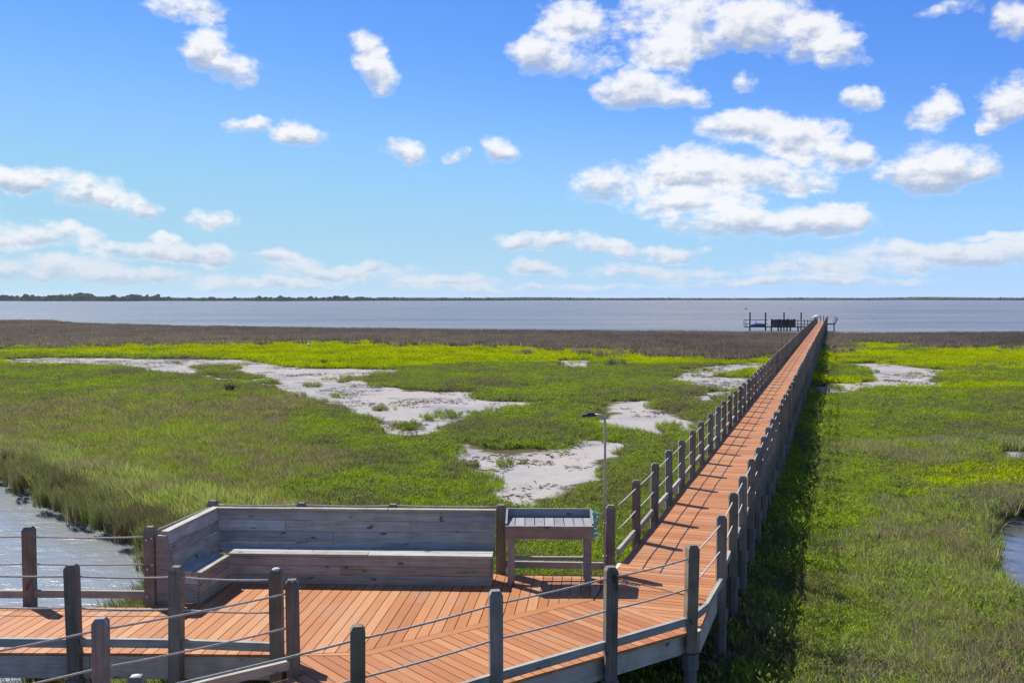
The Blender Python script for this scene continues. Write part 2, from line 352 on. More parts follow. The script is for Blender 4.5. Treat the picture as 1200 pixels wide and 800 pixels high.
def sdf(P, poly):
    "signed distance, negative inside"
    x, y = P[:, 0], P[:, 1]; best = np.full(len(P), 1e9); ins = np.zeros(len(P), bool)
    for i in range(len(poly)):
        a, b = poly[i], poly[(i + 1) % len(poly)]; e = b - a
        t = np.clip(((x - a[0]) * e[0] + (y - a[1]) * e[1]) / (e @ e + 1e-12), 0, 1)
        best = np.minimum(best, (x - a[0] - t * e[0]) ** 2 + (y - a[1] - t * e[1]) ** 2)
        c = ((a[1] > y) != (b[1] > y)) & (x < (b[0] - a[0]) * (y - a[1]) / (b[1] - a[1] + 1e-12) + a[0]); ins ^= c
    d = np.sqrt(best); return np.where(ins, -d, d)
def vnoise(P, s, seed=0):
    "smooth value noise in [0,1]"
    r = np.random.default_rng(seed); tab = r.random((256, 256))
    q = P / s + 1000; i = np.floor(q).astype(int); f = q - i; f = f * f * (3 - 2 * f)
    g = lambda a, b: tab[(i[:, 0] + a) & 255, (i[:, 1] + b) & 255]
    return (g(0, 0) * (1 - f[:, 0]) + g(1, 0) * f[:, 0]) * (1 - f[:, 1]) + (g(0, 1) * (1 - f[:, 0]) + g(1, 1) * f[:, 0]) * f[:, 1]
def fbm(P, s, seed=0): return (vnoise(P, s, seed) + .5 * vnoise(P, s / 2.1, seed + 1) + .25 * vnoise(P, s / 4.3, seed + 2)) / 1.75
def sand_sd(P):
    s = np.full(len(P), 1e9)
    for p in SANDS: s = np.minimum(s, sdf(P, p))
    for p in ISLES: s = np.maximum(s, -sdf(P, p))
    return s
def shore_sd(P):
    "metres landward of the bay shore (negative in the bay)"
    ang = P[:, 0] / np.maximum(P[:, 1], 1.0); a0 = SHORE[:, 0] / SHORE[:, 1]
    return np.interp(ang, a0, SHORE[:, 1]) - P[:, 1]
sstep = lambda x, a, b: (lambda t: t * t * (3 - 2 * t))(np.clip((x - a) / (b - a), 0, 1))

# ------------------------------------------------------------------ ground, water
rr = np.concatenate([[1, 3, 6], 9 * 1.0125 ** np.arange(0, 275), 9 * 1.0125 ** 275 * 1.06 ** np.arange(1, 62)])
rr = rr[rr < 9000]
th = np.concatenate([np.radians(np.arange(-180, -42, 3.0)), np.radians(np.arange(-42, 42, .22)), np.radians(np.arange(42, 180, 3.0))])
TT, RR = np.meshgrid(th, rr); gx = (RR * np.sin(TT)).ravel(); gy = (RR * np.cos(TT)).ravel(); P = np.stack([gx, gy], 1)
sd_s = sand_sd(P); sd_l = sdf(P, POND_L); sd_r = sdf(P, POND_R); sh = shore_sd(P)
near = np.hypot(gx, gy) < 230
gz = (fbm(P, 6, 3) - .5) * .16 + (fbm(P, 1.2, 8) - .5) * .05
gz = gz * sstep(np.minimum(sd_l, sd_r), 0, 1.0) * near
gz = gz - .05 * sstep(-sd_s, 0, 1.5)
gz -= .75 * sstep(-sd_l + .4, 0, 1.0) + .75 * sstep(-sd_r + .3, 0, .8)
gz -= 1.6 * sstep(-sh, -1.5, 3.0)
rad = np.hypot(gx, gy); azm = np.arctan2(gx, gy)
far = FAR_L + (FAR_R - FAR_L) * sstep(azm, -.2, .25) + 120 * np.sin(azm * 37) + 70 * np.sin(azm * 91)
gz += np.where((gy > 300) | (np.abs(azm) > 1.2), 2.6 * sstep(rad, far - 10, far + 250), 0)
nr, nt = len(rr), len(th)
idx = np.arange(nr * nt).reshape(nr, nt); nx_ = np.roll(idx, -1, axis=1)
Fq = np.stack([idx[:-1].ravel(), idx[1:].ravel(), nx_[1:].ravel(), nx_[:-1].ravel()], 1)[:, ::-1]
m_g, t = mat('marsh_ground')
at_ = t.node('ShaderNodeAttribute', attribute_name='sand'); pos = t.node('ShaderNodeNewGeometry').outputs['Position']
edge = t.math('ADD', at_.outputs['Fac'], t.math('MULTIPLY', t.math('SUBTRACT', t.noise(pos, .55, 6, .65), .5), 3.0))
sandf = t.smooth(edge, .25, -.25)
sn = t.noise(pos, .22, 6, .6); fn = t.noise(pos, 4.0, 6, .7)
sc_ = t.ramp(sn, [(.38, (.262, .254, .245)), (.5, (.318, .304, .29)), (.62, (.355, .316, .284))])
sc_ = t.mix(1.0, sc_, t.ramp(fn, [(.25, .86), (.55, 1.0), (.8, 1.06)]), 'MULTIPLY')
crust = t.noise(t.vec('MULTIPLY', pos, (1, .45, 1)), 1.25, 8, .72)
crm = t.math('MULTIPLY', t.smooth(crust, .56, .64), t.smooth(t.noise(pos, .16, 3, .5), .42, .62))
sc_ = t.mix(t.math('MULTIPLY', crm, .6), sc_, (.14, .12, .10))
so = t.ramp(t.noise(pos, 1.2, 6, .65), [(.35, (.05, .048, .024)), (.5, (.075, .074, .032)), (.65, (.11, .10, .05))])
gc = t.mix(sandf, so, sc_)
princ(t, gc, .95, .0, t.noise(pos, 9, 5, .7), .5, .05)
me = fastmesh('ground', np.stack([gx, gy, gz], 1), Fq, m_g, True)
a = me.attributes.new('sand', 'FLOAT', 'POINT'); a.data.foreach_set('value', np.clip(sd_s, -4, 4).astype(np.float32))
tag(link('ground', me), kind='structure')

def water(name, V, scale, strength, base, rough, dist=.1, fx=(1, 1, 1), spec=.5):
    m, t = mat(name + '_surface'); pos = t.node('ShaderNodeNewGeometry').outputs['Position']
    pv = t.vec('MULTIPLY', pos, fx)
    h = t.math('ADD', t.noise(pv, scale, 6, .6, dist=.6), t.math('MULTIPLY', t.noise(pv, scale * .17, 4, .55), 2.0))
    c = t.mix(t.smooth(t.noise(t.vec('MULTIPLY', pos, (.25, 1, 1)), .03, 6, .65), .38, .62), base[0], base[1])
    princ(t, c, rough, spec, h, strength, dist)
    me = mesh(name, V, [tuple(range(len(V)))], m); tag(link(name, me), kind='structure')
water('bay_water', [(-6000, 138, -.18), (6000, 138, -.18), (6000, 6600, -.18), (-6000, 6600, -.18)], .7, 1.0, ((.11, .107, .10), (.175, .168, .155)), .30, .45, (.5, 1, 1), .20)
water('pond_water', [(-26, 8, -.19), (-4.0, 8, -.19), (-4.0, 36, -.19), (-26, 36, -.19)], 2.0, .52, ((.20, .215, .21), (.26, .275, .265)), .2, .13, (.8, 1.2, 1))
water('pool_water', [(8.8, 15.0, -.19), (26, 15.0, -.19), (26, 31, -.19), (8.8, 31, -.19)], 2.0, .10, ((.06, .065, .07), (.08, .085, .09)), .05, .05)

# ------------------------------------------------------------------ plants: tuft prototypes scattered with geometry nodes
protos = {}
def blades(n, rad_, hmin, hmax, width, lean, m, name, seg=2, bend=.4, wind=(0, 0), clus=0, droop=.0):
    V = []; Fc = []
    cl = rng.random((max(clus, 1), 2)) * 2 - 1
    for i in range(n):
        if clus:
            c = cl[rng.integers(clus)] * rad_; x, y = c[0] + rng.normal(0, rad_ * .16), c[1] + rng.normal(0, rad_ * .16)
        else:
            a_ = rng.random() * 6.283; q = rad_ * math.sqrt(rng.random()); x, y = q * math.cos(a_), q * math.sin(a_)
        h = rng.uniform(hmin, hmax); az_ = rng.random() * 6.283; ln = lean * rng.random()
        dx, dy = math.cos(az_) * ln + wind[0] * rng.uniform(.5, 1.4), math.sin(az_) * ln + wind[1] * rng.uniform(.5, 1.4)
        fa = rng.random() * 6.283; wx, wy = math.cos(fa) * width / 2 * rng.uniform(.7, 1.3), math.sin(fa) * width / 2
        b0 = len(V)
        for s in range(seg):
            q = s / seg; off = q * (1 - bend) + bend * q * q; z = h * q * (1 - droop * q)
            V += [(x + dx * h * off - wx * (1 - .35 * q), y + dy * h * off - wy * (1 - .35 * q), z), (x + dx * h * off + wx * (1 - .35 * q), y + dy * h * off + wy * (1 - .35 * q), z)]
            if s: Fc.append((b0 + 2 * s - 2, b0 + 2 * s - 1, b0 + 2 * s + 1)); Fc.append((b0 + 2 * s - 2, b0 + 2 * s + 1, b0 + 2 * s))
        V.append((x + dx * h, y + dy * h, h * (1 - droop)))
        Fc.append((b0 + 2 * seg - 2, b0 + 2 * seg - 1, len(V) - 1))
    return bpy.data.objects.new(name, fastmesh(name, np.array(V), np.array(Fc), m))
def leafy(n, rad_, h, m, name, ll=.05, lw=.022, stems=26):
    "low bushy herb: short stems set with small leaves"
    V = []; Fc = []
    for s in range(stems):
        a_ = rng.random() * 6.283; q = rad_ * math.sqrt(rng.random()); x, y = q * math.cos(a_), q * math.sin(a_)
        hh = h * rng.uniform(.55, 1.15) * (1 - .35 * (q / rad_) ** 2); tx, ty = rng.normal(0, .22, 2)
        for k in range(n // stems):
            z = hh * rng.uniform(.25, 1.0); cx, cy = x + tx * z + rng.normal(0, .03), y + ty * z + rng.normal(0, .03)
            az_ = rng.random() * 6.283; up = rng.uniform(.25, 1.2); L = ll * rng.uniform(.6, 1.4); W_ = lw * rng.uniform(.7, 1.3)
            d = np.array([math.cos(az_) * math.cos(up), math.sin(az_) * math.cos(up), math.sin(up)])
            sd = np.array([-math.sin(az_), math.cos(az_), 0]); b0 = len(V); c = np.array([cx, cy, z])
            V += [c, c + d * L * .55 + sd * W_ / 2, c + d * L, c + d * L * .55 - sd * W_ / 2]; Fc += [(b0, b0 + 1, b0 + 2), (b0, b0 + 2, b0 + 3)]
    return bpy.data.objects.new(name, fastmesh(name, np.array(V), np.array(Fc), m))
def chips(n, rad_, m, name):
    "flat scraps of dried algae and stems lying on the sand"
    V = []; Fc = []
    for i in range(n):
        x, y = rng.normal(0, rad_ * .6, 2); L = rng.uniform(.03, .12); a_ = rng.random() * 6.283; b0 = len(V); k = 6
        for j in range(k):
            q = 6.283 * j / k; ex_, ey_ = L * math.cos(q) * rng.uniform(.6, 1.2), L * .4 * math.sin(q) * rng.uniform(.5, 1.3)
            V.append((x + ex_ * math.cos(a_) - ey_ * math.sin(a_), y + ex_ * math.sin(a_) + ey_ * math.cos(a_), .012 + .02 * rng.random()))
        Fc += [(b0, b0 + j, b0 + j + 1) for j in range(1, k - 1)]
    return bpy.data.objects.new(name, fastmesh(name, np.array(V), np.array(Fc), m))
def proto(key, obs):
    c = bpy.data.collections.new(key + '_tufts')
    for o in obs: c.objects.link(o)
    protos[key] = c
proto('saltwort', [leafy(760, .42, .34, M_salt, 'saltwort_tuft', .058, .021, 30) for _ in range(4)] + [blades(170, .42, .15, .36, .016, .8, M_salt, 'herb_grass_tuft', 2, .5, (-.1, -.1), 8) for _ in range(2)])
proto('glasswort', [leafy(600, .42, .30, M_bright, 'glasswort_tuft', .07, .022, 36) for _ in range(3)])
proto('meadow', [blades(260, .42, .14, .38, .015, .85, M_meadow, 'meadow_tuft', 2, .5, (-.22, -.10), 9) for _ in range(4)])
proto('cordgrass', [blades(200, .38, .24, .56, .015, .75, M_cord, 'cordgrass_tuft', 3, .6, (-.28, -.12), 7) for _ in range(4)])
proto('shade_tinted_grass', [blades(190, .34, .45, .85, .016, .45, M_shade_tinted, 'shade_tinted_tuft', 3, .6, (-.25, -.10), 7) for _ in range(3)])
proto('stems', [blades(50, .40, .30, .60, .016, .7, M_dry, 'dry_tuft', 2, .3, (-.2, 0)) for _ in range(3)])
proto('reed', [blades(210, .9, .40, .85, .045, .5, M_reed, 'reed_tuft', 2, .3, (-.12, -.05), 12) for _ in range(4)])
proto('wrack', [chips(22, .4, M_wrack, 'wrack_tuft') for _ in range(3)])
def scatter(name, key, pts, scl, label, cat, zoff=0.0):
    n = len(pts); me = bpy.data.meshes.new(name); me.vertices.add(n)
    z = np.full(n, zoff) if np.isscalar(zoff) else zoff
    me.vertices.foreach_set('co', np.column_stack([pts, z]).astype(np.float32).ravel())
    a = me.attributes.new('tuft_scale', 'FLOAT_VECTOR', 'POINT'); a.data.foreach_set('vector', np.asarray(scl, np.float32).ravel())
    rot = np.zeros((n, 3), np.float32); rot[:, 2] = rng.normal(0, .7, n) if key in ('meadow', 'cordgrass', 'shade_tinted_grass', 'reed', 'stems') else rng.random(n) * 6.283
    a = me.attributes.new('tuft_turn', 'FLOAT_VECTOR', 'POINT'); a.data.foreach_set('vector', rot.ravel())
    a = me.attributes.new('tuft_kind', 'INT', 'POINT'); a.data.foreach_set('value', rng.integers(0, 99, n).astype(np.int32))
    o = link(name, me); tag(o, label, cat, kind='stuff')
    gt = bpy.data.node_groups.new(name + '_scatter', 'GeometryNodeTree')
    gt.interface.new_socket('Geometry', in_out='INPUT', socket_type='NodeSocketGeometry'); gt.interface.new_socket('Geometry', in_out='OUTPUT', socket_type='NodeSocketGeometry')
    N = gt.nodes; L = gt.links; gi = N.new('NodeGroupInput'); go = N.new('NodeGroupOutput')
    ci = N.new('GeometryNodeCollectionInfo'); ci.inputs['Collection'].default_value = protos[key]
    ci.inputs['Separate Children'].default_value = True; ci.inputs['Reset Children'].default_value = True
    ip = N.new('GeometryNodeInstanceOnPoints'); ip.inputs['Pick Instance'].default_value = True
    def attr(nm, ty):
        q = N.new('GeometryNodeInputNamedAttribute'); q.data_type = ty; q.inputs[0].default_value = nm; return q.outputs[0]
    L.new(gi.outputs[0], ip.inputs['Points']); L.new(ci.outputs[0], ip.inputs['Instance'])
    L.new(attr('tuft_kind', 'INT'), ip.inputs['Instance Index']); L.new(attr('tuft_turn', 'FLOAT_VECTOR'), ip.inputs['Rotation']); L.new(attr('tuft_scale', 'FLOAT_VECTOR'), ip.inputs['Scale'])
    L.new(ip.outputs[0], go.inputs[0])
    md = o.modifiers.new('scatter', 'NODES'); md.node_group = gt
    return o
def field(r0, r1, sp, half=R(34)):
    "jittered points over the ground the view can see"
    y = np.arange(r0 * math.cos(half) * .95, r1, sp); x = np.arange(-r1 * math.sin(half), r1 * math.sin(half), sp)
    X, Y = np.meshgrid(x, y); Pn = np.stack([X.ravel(), Y.ravel()], 1) + rng.uniform(-.5, .5, (X.size, 2)) * sp
    d = np.hypot(Pn[:, 0], Pn[:, 1]); a_ = np.abs(np.arctan2(Pn[:, 0], Pn[:, 1]))
    return Pn[(d >= r0) & (d < r1) & (a_ < half)]
BR_FAR = np.array([G(x, y, .3) for x, y in [(-600,403),(0,403),(200,404),(330,400),(480,402),(640,407),(720,409),(800,411),(880,412),(975,406),(1030,401),(1100,405),(1200,402),(1800,402)]])
BR_NEAR = np.array([G(x, y, .2) for x, y in [(-600,420),(0,420),(200,421),(330,424),(420,430),(520,430),(600,424),(700,420),(800,419),(880,421),(975,427),(1060,429),(1100,433),(1200,434),(1800,434)]])
PATCH = [PG(p) for p in [[(1060,556),(1110,548),(1200,545),(1300,548),(1300,596),(1190,592),(1140,586),(1090,575)], [(800,431),(860,428),(895,427),(880,441),(820,440)], [(560,421),(600,420),(640,424),(610,432),(560,432)]]]
GREYR = [PG(p) for p in [[(1060,640),(1130,590),(1165,620),(1200,680),(1320,720),(1320,900),(960,900),(985,760)], [(965,522),(1060,516),(1300,527),(1300,548),(1090,548),(975,540)]]]
DULL = PG([(490,505),(560,478),(650,470),(700,480),(690,500),(640,524),(560,528),(500,520)])
AX = np.array([math.sin(R(17.57)), math.cos(R(17.57))]); NX = np.array([AX[1], -AX[0]])     # along / across the boardwalk
out = {k: ([], [], []) for k in ('saltwort', 'glasswort', 'meadow', 'cordgrass', 'shade_tinted_grass', 'stems', 'reed')}
def add(k, P_, s, zs=None):
    if len(P_) == 0: return
    s = np.asarray(s) * np.ones(len(P_)); zs = s if zs is None else np.asarray(zs) * np.ones(len(P_))
    out[k][0].append(P_); out[k][1].append(np.stack([s, s, zs], 1))
for (r0, r1, sp, k) in ((11.5, 26, .30, 1.0), (26, 48, .42, 1.08), (48, 90, .66, 1.3), (90, 150, 1.0, 1.8), (150, 262, 1.25, 2.1)):
    P = field(r0, r1, sp); wob = (fbm(P, 7, 21) - .5)
    ss = sand_sd(P); pl = sdf(P, POND_L); pr = sdf(P, POND_R); sh = shore_sd(P)
    a_ = P[:, 0] / P[:, 1]
    bf = np.interp(a_, BR_FAR[:, 0] / BR_FAR[:, 1], BR_FAR[:, 1]); bn = np.interp(a_, BR_NEAR[:, 0] / BR_NEAR[:, 1], BR_NEAR[:, 1])
    dist = P[:, 1] + (fbm(P * np.array([.35, 1]), 14, 5) - .5) * 34
    land = ss + (fbm(P, 2.2, 31) - .5) * 2.4 + (fbm(P, .9, 37) - .5) * 1.5 > .10 + .26 * k
    land |= (ss < 0) & (ss > -2.2) & (fbm(P, 1.7, 43) > .73) & (rng.random(len(P)) < .4)          # tufts straying onto the sand
    land &= (pl > .0) & (pr > .05) & (sh > .6)
    v = P @ NX; u_ = P @ AX
    reed = land & (dist + rng.normal(0, 5.5, len(P)) > bf)
    bright = land & ~reed & (dist + rng.normal(0, 3.5, len(P)) > bn)
    for q in PATCH: bright |= land & ~reed & (sdf(P, q) + wob * 5 + rng.normal(0, .45, len(P)) < 0) & (rng.random(len(P)) < .62)
    bright &= ~((fbm(P * np.array([.4, 1]), 9, 77) > .57) & (P[:, 1] > 60))
    bright |= land & ~reed & (dist > bn * .72) & (fbm(P * np.array([.35, 1]), 8, 83) > .63)
    grey = land & (pr < 2.2 + wob * 5)
    for q in GREYR: grey |= land & (sdf(P, q) + wob * 6 < 0)
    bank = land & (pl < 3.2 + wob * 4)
    meadow = land & (v < -6) & (pl < 24 + wob * 18) & (P[:, 1] < 75) & (fbm(P, 5, 91) < .78)
    meadow &= (a_ < -.16 + wob * .25)
    rest = land & ~reed & ~bright & ~bank & ~grey & ~meadow
    hv = .75 + .55 * fbm(P, 3.1, 41)
    shade = ((v > -3.8) & (v < -.5) & (u_ > 8))
    hv = np.where(shade, hv * .85, hv)
    hv = np.where((v > -2.7) & (v < -1.2) & (u_ > 12), hv * 1.9, hv)
    m_ = reed; add('reed', P[m_], k * .62 * hv[m_], (.75 + .35 * hv[m_]) * np.where(P[m_][:, 1] > 190, 1.1, 1.0))
    m_ = bright & ~bank & ~grey; add('glasswort', P[m_], k * hv[m_], (.9 + .2 * k) * hv[m_])
    m_ = grey & ~reed; g1 = fbm(P, 2.5, 17); rr1 = rng.random(len(P)); mc = m_ & (.5 * g1 + .5 * fbm(P, .9, 18) + (rr1 - .5) * .25 > .52); add('cordgrass', P[mc], k * .85 * hv[mc], .8 * hv[mc])
    mc = m_ & (.5 * g1 + .5 * fbm(P, .9, 18) + (rr1 - .5) * .3 < .56); add('saltwort', P[mc], k * hv[mc], hv[mc]); m2 = m_ & (rng.random(len(P)) < .20 + .55 * (fbm(P, 1.6, 71) > .53)); add('stems', P[m2], k * hv[m2], .8 * hv[m2])
    m_ = bank & (pl < .5 + wob * 1.0); add('shade_tinted_grass', P[m_], k * .9, 1.0 * hv[m_])
    m_ = bank; add('cordgrass', P[m_], k * hv[m_], 1.2 * hv[m_]); m2 = m_ & (rng.random(len(P)) < .10); add('stems', P[m2], hv[m2])
    m_ = meadow & ~bank & ~bright & ~reed; add('meadow', P[m_], k * hv[m_], hv[m_])
    m_ = rest; g2 = fbm(P, 8, 55); gm = m_ & (g2 > .56); gq = m_ & (rng.random(len(P)) < np.where(g2 > .56, .75, .22)); add('meadow', P[gq], k * .9, .8)
    gq = m_ & (rng.random(len(P)) < .04 + .25 * (fbm(P, 4, 61) > .62)); add('stems', P[gq], k * .9, .55)
    add('saltwort', P[m_], k * hv[m_] * np.where(g2[m_] > .56, .8, 1), np.where(P[m_][:, 1] > 90, 1.2, 1) * hv[m_])
# stems standing in the shallow edge of the pond
Pw = field(14, 40, .30); pl = sdf(Pw, POND_L); mw = (pl < .1) & (pl > -1.3 * fbm(Pw, 2.5, 3)) & (rng.random(len(Pw)) < .42)
add('shade_tinted_grass', Pw[mw], .6, .85); mw &= rng.random(len(Pw)) < .3; add('stems', Pw[mw], .6, 1.1)
LAB = dict(saltwort=('mottled green saltwort and low herbs covering the marsh flat', 'marsh plants', 'saltwort_cover'),
           glasswort=('bright yellow green glasswort growing in wide patches', 'glasswort', 'glasswort_cover'),
           meadow=('olive green meadow grass leaning in the wind beside the pond', 'grass', 'meadow_grass'),
           cordgrass=('grey green cordgrass along the water edges', 'cordgrass', 'cordgrass_stand'),
           shade_tinted_grass=('tall grass fringing the pond bank with shade put into its colour', 'rushes', 'shade_tinted_fringe'),  # grass tinted for the bank's shaded face, not a rush species
           stems=('dry pale stems standing among the bank grass', 'dry stems', 'dry_stems'),
           reed=('brown reed belt along the bay shore', 'reeds', 'reed_belt'))
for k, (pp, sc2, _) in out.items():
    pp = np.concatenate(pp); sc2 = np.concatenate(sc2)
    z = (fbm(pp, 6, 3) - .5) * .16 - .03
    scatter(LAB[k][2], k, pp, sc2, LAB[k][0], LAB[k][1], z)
Ps = field(16, 130, .55); s_ = sand_sd(Ps); mk = (s_ < -.2) & (rng.random(len(Ps)) < .5 * (fbm(Ps, 5, 12) > .58) + .015 + .07 * (s_ > -1.1))
scatter('wrack_litter', 'wrack', Ps[mk], np.repeat((.5 + rng.random(mk.sum()))[:, None], 3, 1), 'dark dry plant litter strewn over the bare sand', 'plant litter', (fbm(Ps[mk], 6, 3) - .5) * .16 + (fbm(Ps[mk], 1.2, 8) - .5) * .05 - .05 * sstep(-s_[mk], 0, 1.5))

# ------------------------------------------------------------------ timber pieces
PW, PH = .142, 1.06
def postmesh(bottom, key):
    "square post with a chamfered cap and a slanted foot; origin at deck level"
    if key in _cache: return _cache[key]
    a = PW / 2; b = a * .62; V = []; Fc = []
    rings = [(-bottom, a * .98, 0), (PH - .045, a, 0), (PH, b, 0)]
    for z, q, _ in rings: V += [(-q, -q, z), (q, -q, z), (q, q, z), (-q, q, z)]
    V[2] = (a, a, -bottom + .09); V[3] = (-a, a, -bottom + .09)
    for r_ in range(2):
        for k in range(4): Fc.append((r_ * 4 + k, r_ * 4 + (k + 1) % 4, r_ * 4 + 4 + (k + 1) % 4, r_ * 4 + 4 + k))
    Fc += [(3, 2, 1, 0), (8, 9, 10, 11)]
    _cache[key] = mesh('post', V, Fc, M_post); return _cache[key]
def pilemesh():
    if 'pile' in _cache: return _cache['pile']
    V = []; Fc = []; s = 8
    rings = [(-2.6, .085), (-.49, .085), (-.48, .11), (-.30, .11), (-.285, .095)]
    for z, q in rings: V += [(q * math.cos(6.283 * (k + .5) / s), q * math.sin(6.283 * (k + .5) / s), z) for k in range(s)]
    for i in range(len(rings) - 1):
        for k in range(s): Fc.append((i * s + k, i * s + (k + 1) % s, (i + 1) * s + (k + 1) % s, (i + 1) * s + k))
    Fc.append(tuple(range((len(rings) - 1) * s, len(rings) * s)))
    _cache['pile'] = mesh('pile', V, Fc, M_pile); return _cache['pile']
LIME = {}
def limemesh():
    if 'lime' in _cache: return _cache['lime']
    V = [(0, 0, .006)]; n = 9
    for k in range(n):
        q = PW * .30 * rng.uniform(.7, 1.15); V.append((q * math.cos(6.283 * k / n), q * math.sin(6.283 * k / n), .003))
    for k in range(n):
        V.append((V[1 + k][0] * 1.12, V[1 + k][1] * 1.12, -.03 * rng.random() - .004))
    Fc = [(0, 1 + k, 1 + (k + 1) % n) for k in range(n)] + [(1 + k, 1 + n + k, 1 + n + (k + 1) % n, 1 + (k + 1) % n) for k in range(n)]
    _cache['lime'] = mesh('bird_lime', V, Fc, M_white, True); return _cache['lime']
def post(x, y, rz, parent, bottom=.30, pile=True, lime=False, dz=0.0):
    o = link('post', postmesh(bottom, ('post', bottom)), parent, (x, y, dz + rng.normal(0, .010)), (rng.normal(0, .011), rng.normal(0, .011), rz + rng.normal(0, .035)))
    if pile: link('pile', pilemesh(), parent, (x, y, 0))
    if lime: link('bird_lime', limemesh(), o, (0, 0, PH))
    return o
def rope_line(pts, z, parent, r=.011, sag=.02, n=5):
    out_ = []
    for i in range(len(pts) - 1):
        a_, b_ = np.array(pts[i]), np.array(pts[i + 1]); s_ = sag * rng.uniform(.5, 1.5)
        for k in range(n):
            q = k / n; p = a_ + (b_ - a_) * q; out_.append((p[0], p[1], z - s_ * 4 * q * (1 - q)))
    out_.append((*pts[-1], z)); tubeobj('rope', out_, r, M_rope, parent, 5)

# ------------------------------------------------------------------ the long boardwalk
bw = empty('boardwalk', (0, 0, DECK), 'long straight boardwalk of orange planks with rope rails crossing the marsh to the bay', 'boardwalk')
NL, NR = -3.24, -1.545; ND0, ND1 = NL + .065, NR - .09
pt = lambda t_, n_: AX * t_ + NX * n_
rw = math.atan2(AX[1], AX[0])
TEND = 195.5
s1a, s1b = np.array([1.14, 14.06]), np.array([2.30, 13.03])       # seam with the approach
s2b = np.array([1.40, 15.05])
wpoly = None
PITCHP = .142
def seam_clip(poly):
    # keep the pier side of the two seams
    e = s1b - s1a; poly = clip(poly, s1a[0], s1a[1], e[1], -e[0]) if True else poly
    if len(poly) < 3: return []
    e = s2b - s1a; return clip(poly, s1a[0], s1a[1], -e[1], e[0])
t0 = 12.6; k = 0; V_ = []; F_ = []
rws = math.atan2(NX[1], NX[0])
cs, sn_ = math.cos(-rws), math.sin(-rws)
while t0 < TEND:
    rect = [tuple(pt(t0, ND0 - .02)), tuple(pt(t0, ND1 + .02)), tuple(pt(t0 + PITCHP - .011, ND1 + .02)), tuple(pt(t0 + PITCHP - .011, ND0 - .02))]
    nmax = 300
    if t0 < 17.5:
        rect = [tuple(pt(t0, ND0 - .6)), tuple(pt(t0, ND1 + .25)), tuple(pt(t0 + PITCHP - .011, ND1 + .25)), tuple(pt(t0 + PITCHP - .011, ND0 - .6))]
        rect = seam_clip(rect)
        # outer edges
        if len(rect) >= 3:
            pR0, pR1 = np.array([2.36, 12.74]), pt(15.05, ND1 + .02); e = pR1 - pR0; rect = clip(rect, pR0[0], pR0[1], e[1], -e[0]) if t0 < 15.0 else clip(rect, *pt(0, ND1 + .02), *NX)
        if len(rect) >= 3:
            pL0, pL1 = np.array([1.40, 15.05]), pt(16.6, ND0 - .02); e = pL1 - pL0
            rect = clip(rect, *pt(0, ND0 - .02), *(-NX)) if t0 > 15.4 else clip(rect, 1.40, 15.05, -.97, .24)
    if len(rect) >= 3 and area(rect) > .01:
        c = np.mean(rect, axis=0)
        if k < 300:
            loc = [((p[0] - c[0]) * cs - (p[1] - c[1]) * sn_, (p[0] - c[0]) * sn_ + (p[1] - c[1]) * cs) for p in rect]
            dz = rng.uniform(-.0015, .0015)
            prism('deck_plank', loc, -.03, 0, M_deck, bw, (c[0], c[1], dz), rws)
        else:
            b0 = len(V_); V_ += [(p[0], p[1], -.03) for p in rect] + [(p[0], p[1], 0) for p in rect]
            F_ += [(b0, b0 + 3, b0 + 2, b0 + 1), (b0 + 4, b0 + 5, b0 + 6, b0 + 7)] + [(b0 + i, b0 + (i + 1) % 4, b0 + 4 + (i + 1) % 4, b0 + 4 + i) for i in range(4)]
        k += 1
    t0 += PITCHP
# the far planks, laid in the boardwalk's own frame so that the grain runs along each plank
V_ = [(x * cs - y * sn_, x * sn_ + y * cs, z) for x, y, z in V_]
o = link('far_planks', mesh('far_planks', V_, F_, M_deck), bw, (0, 0, 0), (0, 0, rws)); tag(o, kind='stuff')
SPC = 1.815
tl = [15.80] + [17.35 + SPC * .99 * i for i in range(98)]; tl = [q for q in tl if q < TEND + .1]
tr = [14.90 + SPC * .985 * i for i in range(101)]; tr = [q for q in tr if q < TEND + .1]
for nm, ts, n_, inn in (('L', tl, NL, 1), ('R', tr, NR, -1)):
    for i, t_ in enumerate(ts):
        if nm == 'L' and i == 0: continue                       # the lamp post belongs to the platform
        p = pt(t_, n_); lime = (nm == 'R' and i == 14) or (nm == 'L' and i in (27, 42)) or rng.random() < .03
        post(p[0], p[1], R(-4), bw, .33, True, lime)
    start = [] if nm == 'L' else [np.array([2.25, 12.75])]
    line = [pt(t_, n_) for t_ in ts]
    for z in (.93, .55): rope_line(start + line, z, bw, .011, .012, 3)
    for i in range(len(ts) - 1):                                # low timber rail in every bay
        a_, b_ = pt(ts[i], n_ + inn * (-.02 if nm == 'L' else .045)), pt(ts[i + 1], n_ + inn * (-.02 if nm == 'L' else .045)); d = (b_ - a_) / np.linalg.norm(b_ - a_)
        q0, q1 = a_ + d * .071, b_ - d * .071; j0, j1 = rng.normal(0, .008, 2)
        bar('low_rail', (*q0, (.165 if nm == 'L' else .085) + j0), (*q1, (.165 if nm == 'L' else .085) + j1), .05, .10, M_rail, bw)
    L0 = 15.0 if nm == 'L' else 14.6
    q = L0 + .2
    while q < TEND:                                             # edge beams under the plank ends
        e_ = min(q + 5.4, TEND); nn = ND0 + .01 if nm == 'L' else ND1 - .01
        bar('edge_beam', (*pt(q + .004, nn), -.165), (*pt(e_ - .004, nn), -.165), .05, .262, M_beam, bw); q += 5.4
q = 17.35
while q < TEND:                                                 # cross beams at the piles
    bar('cross_beam', (*pt(q, NL - .0), -.36), (*pt(q, NR + .0), -.36), .09, .14, M_beam, bw); q += SPC * .99
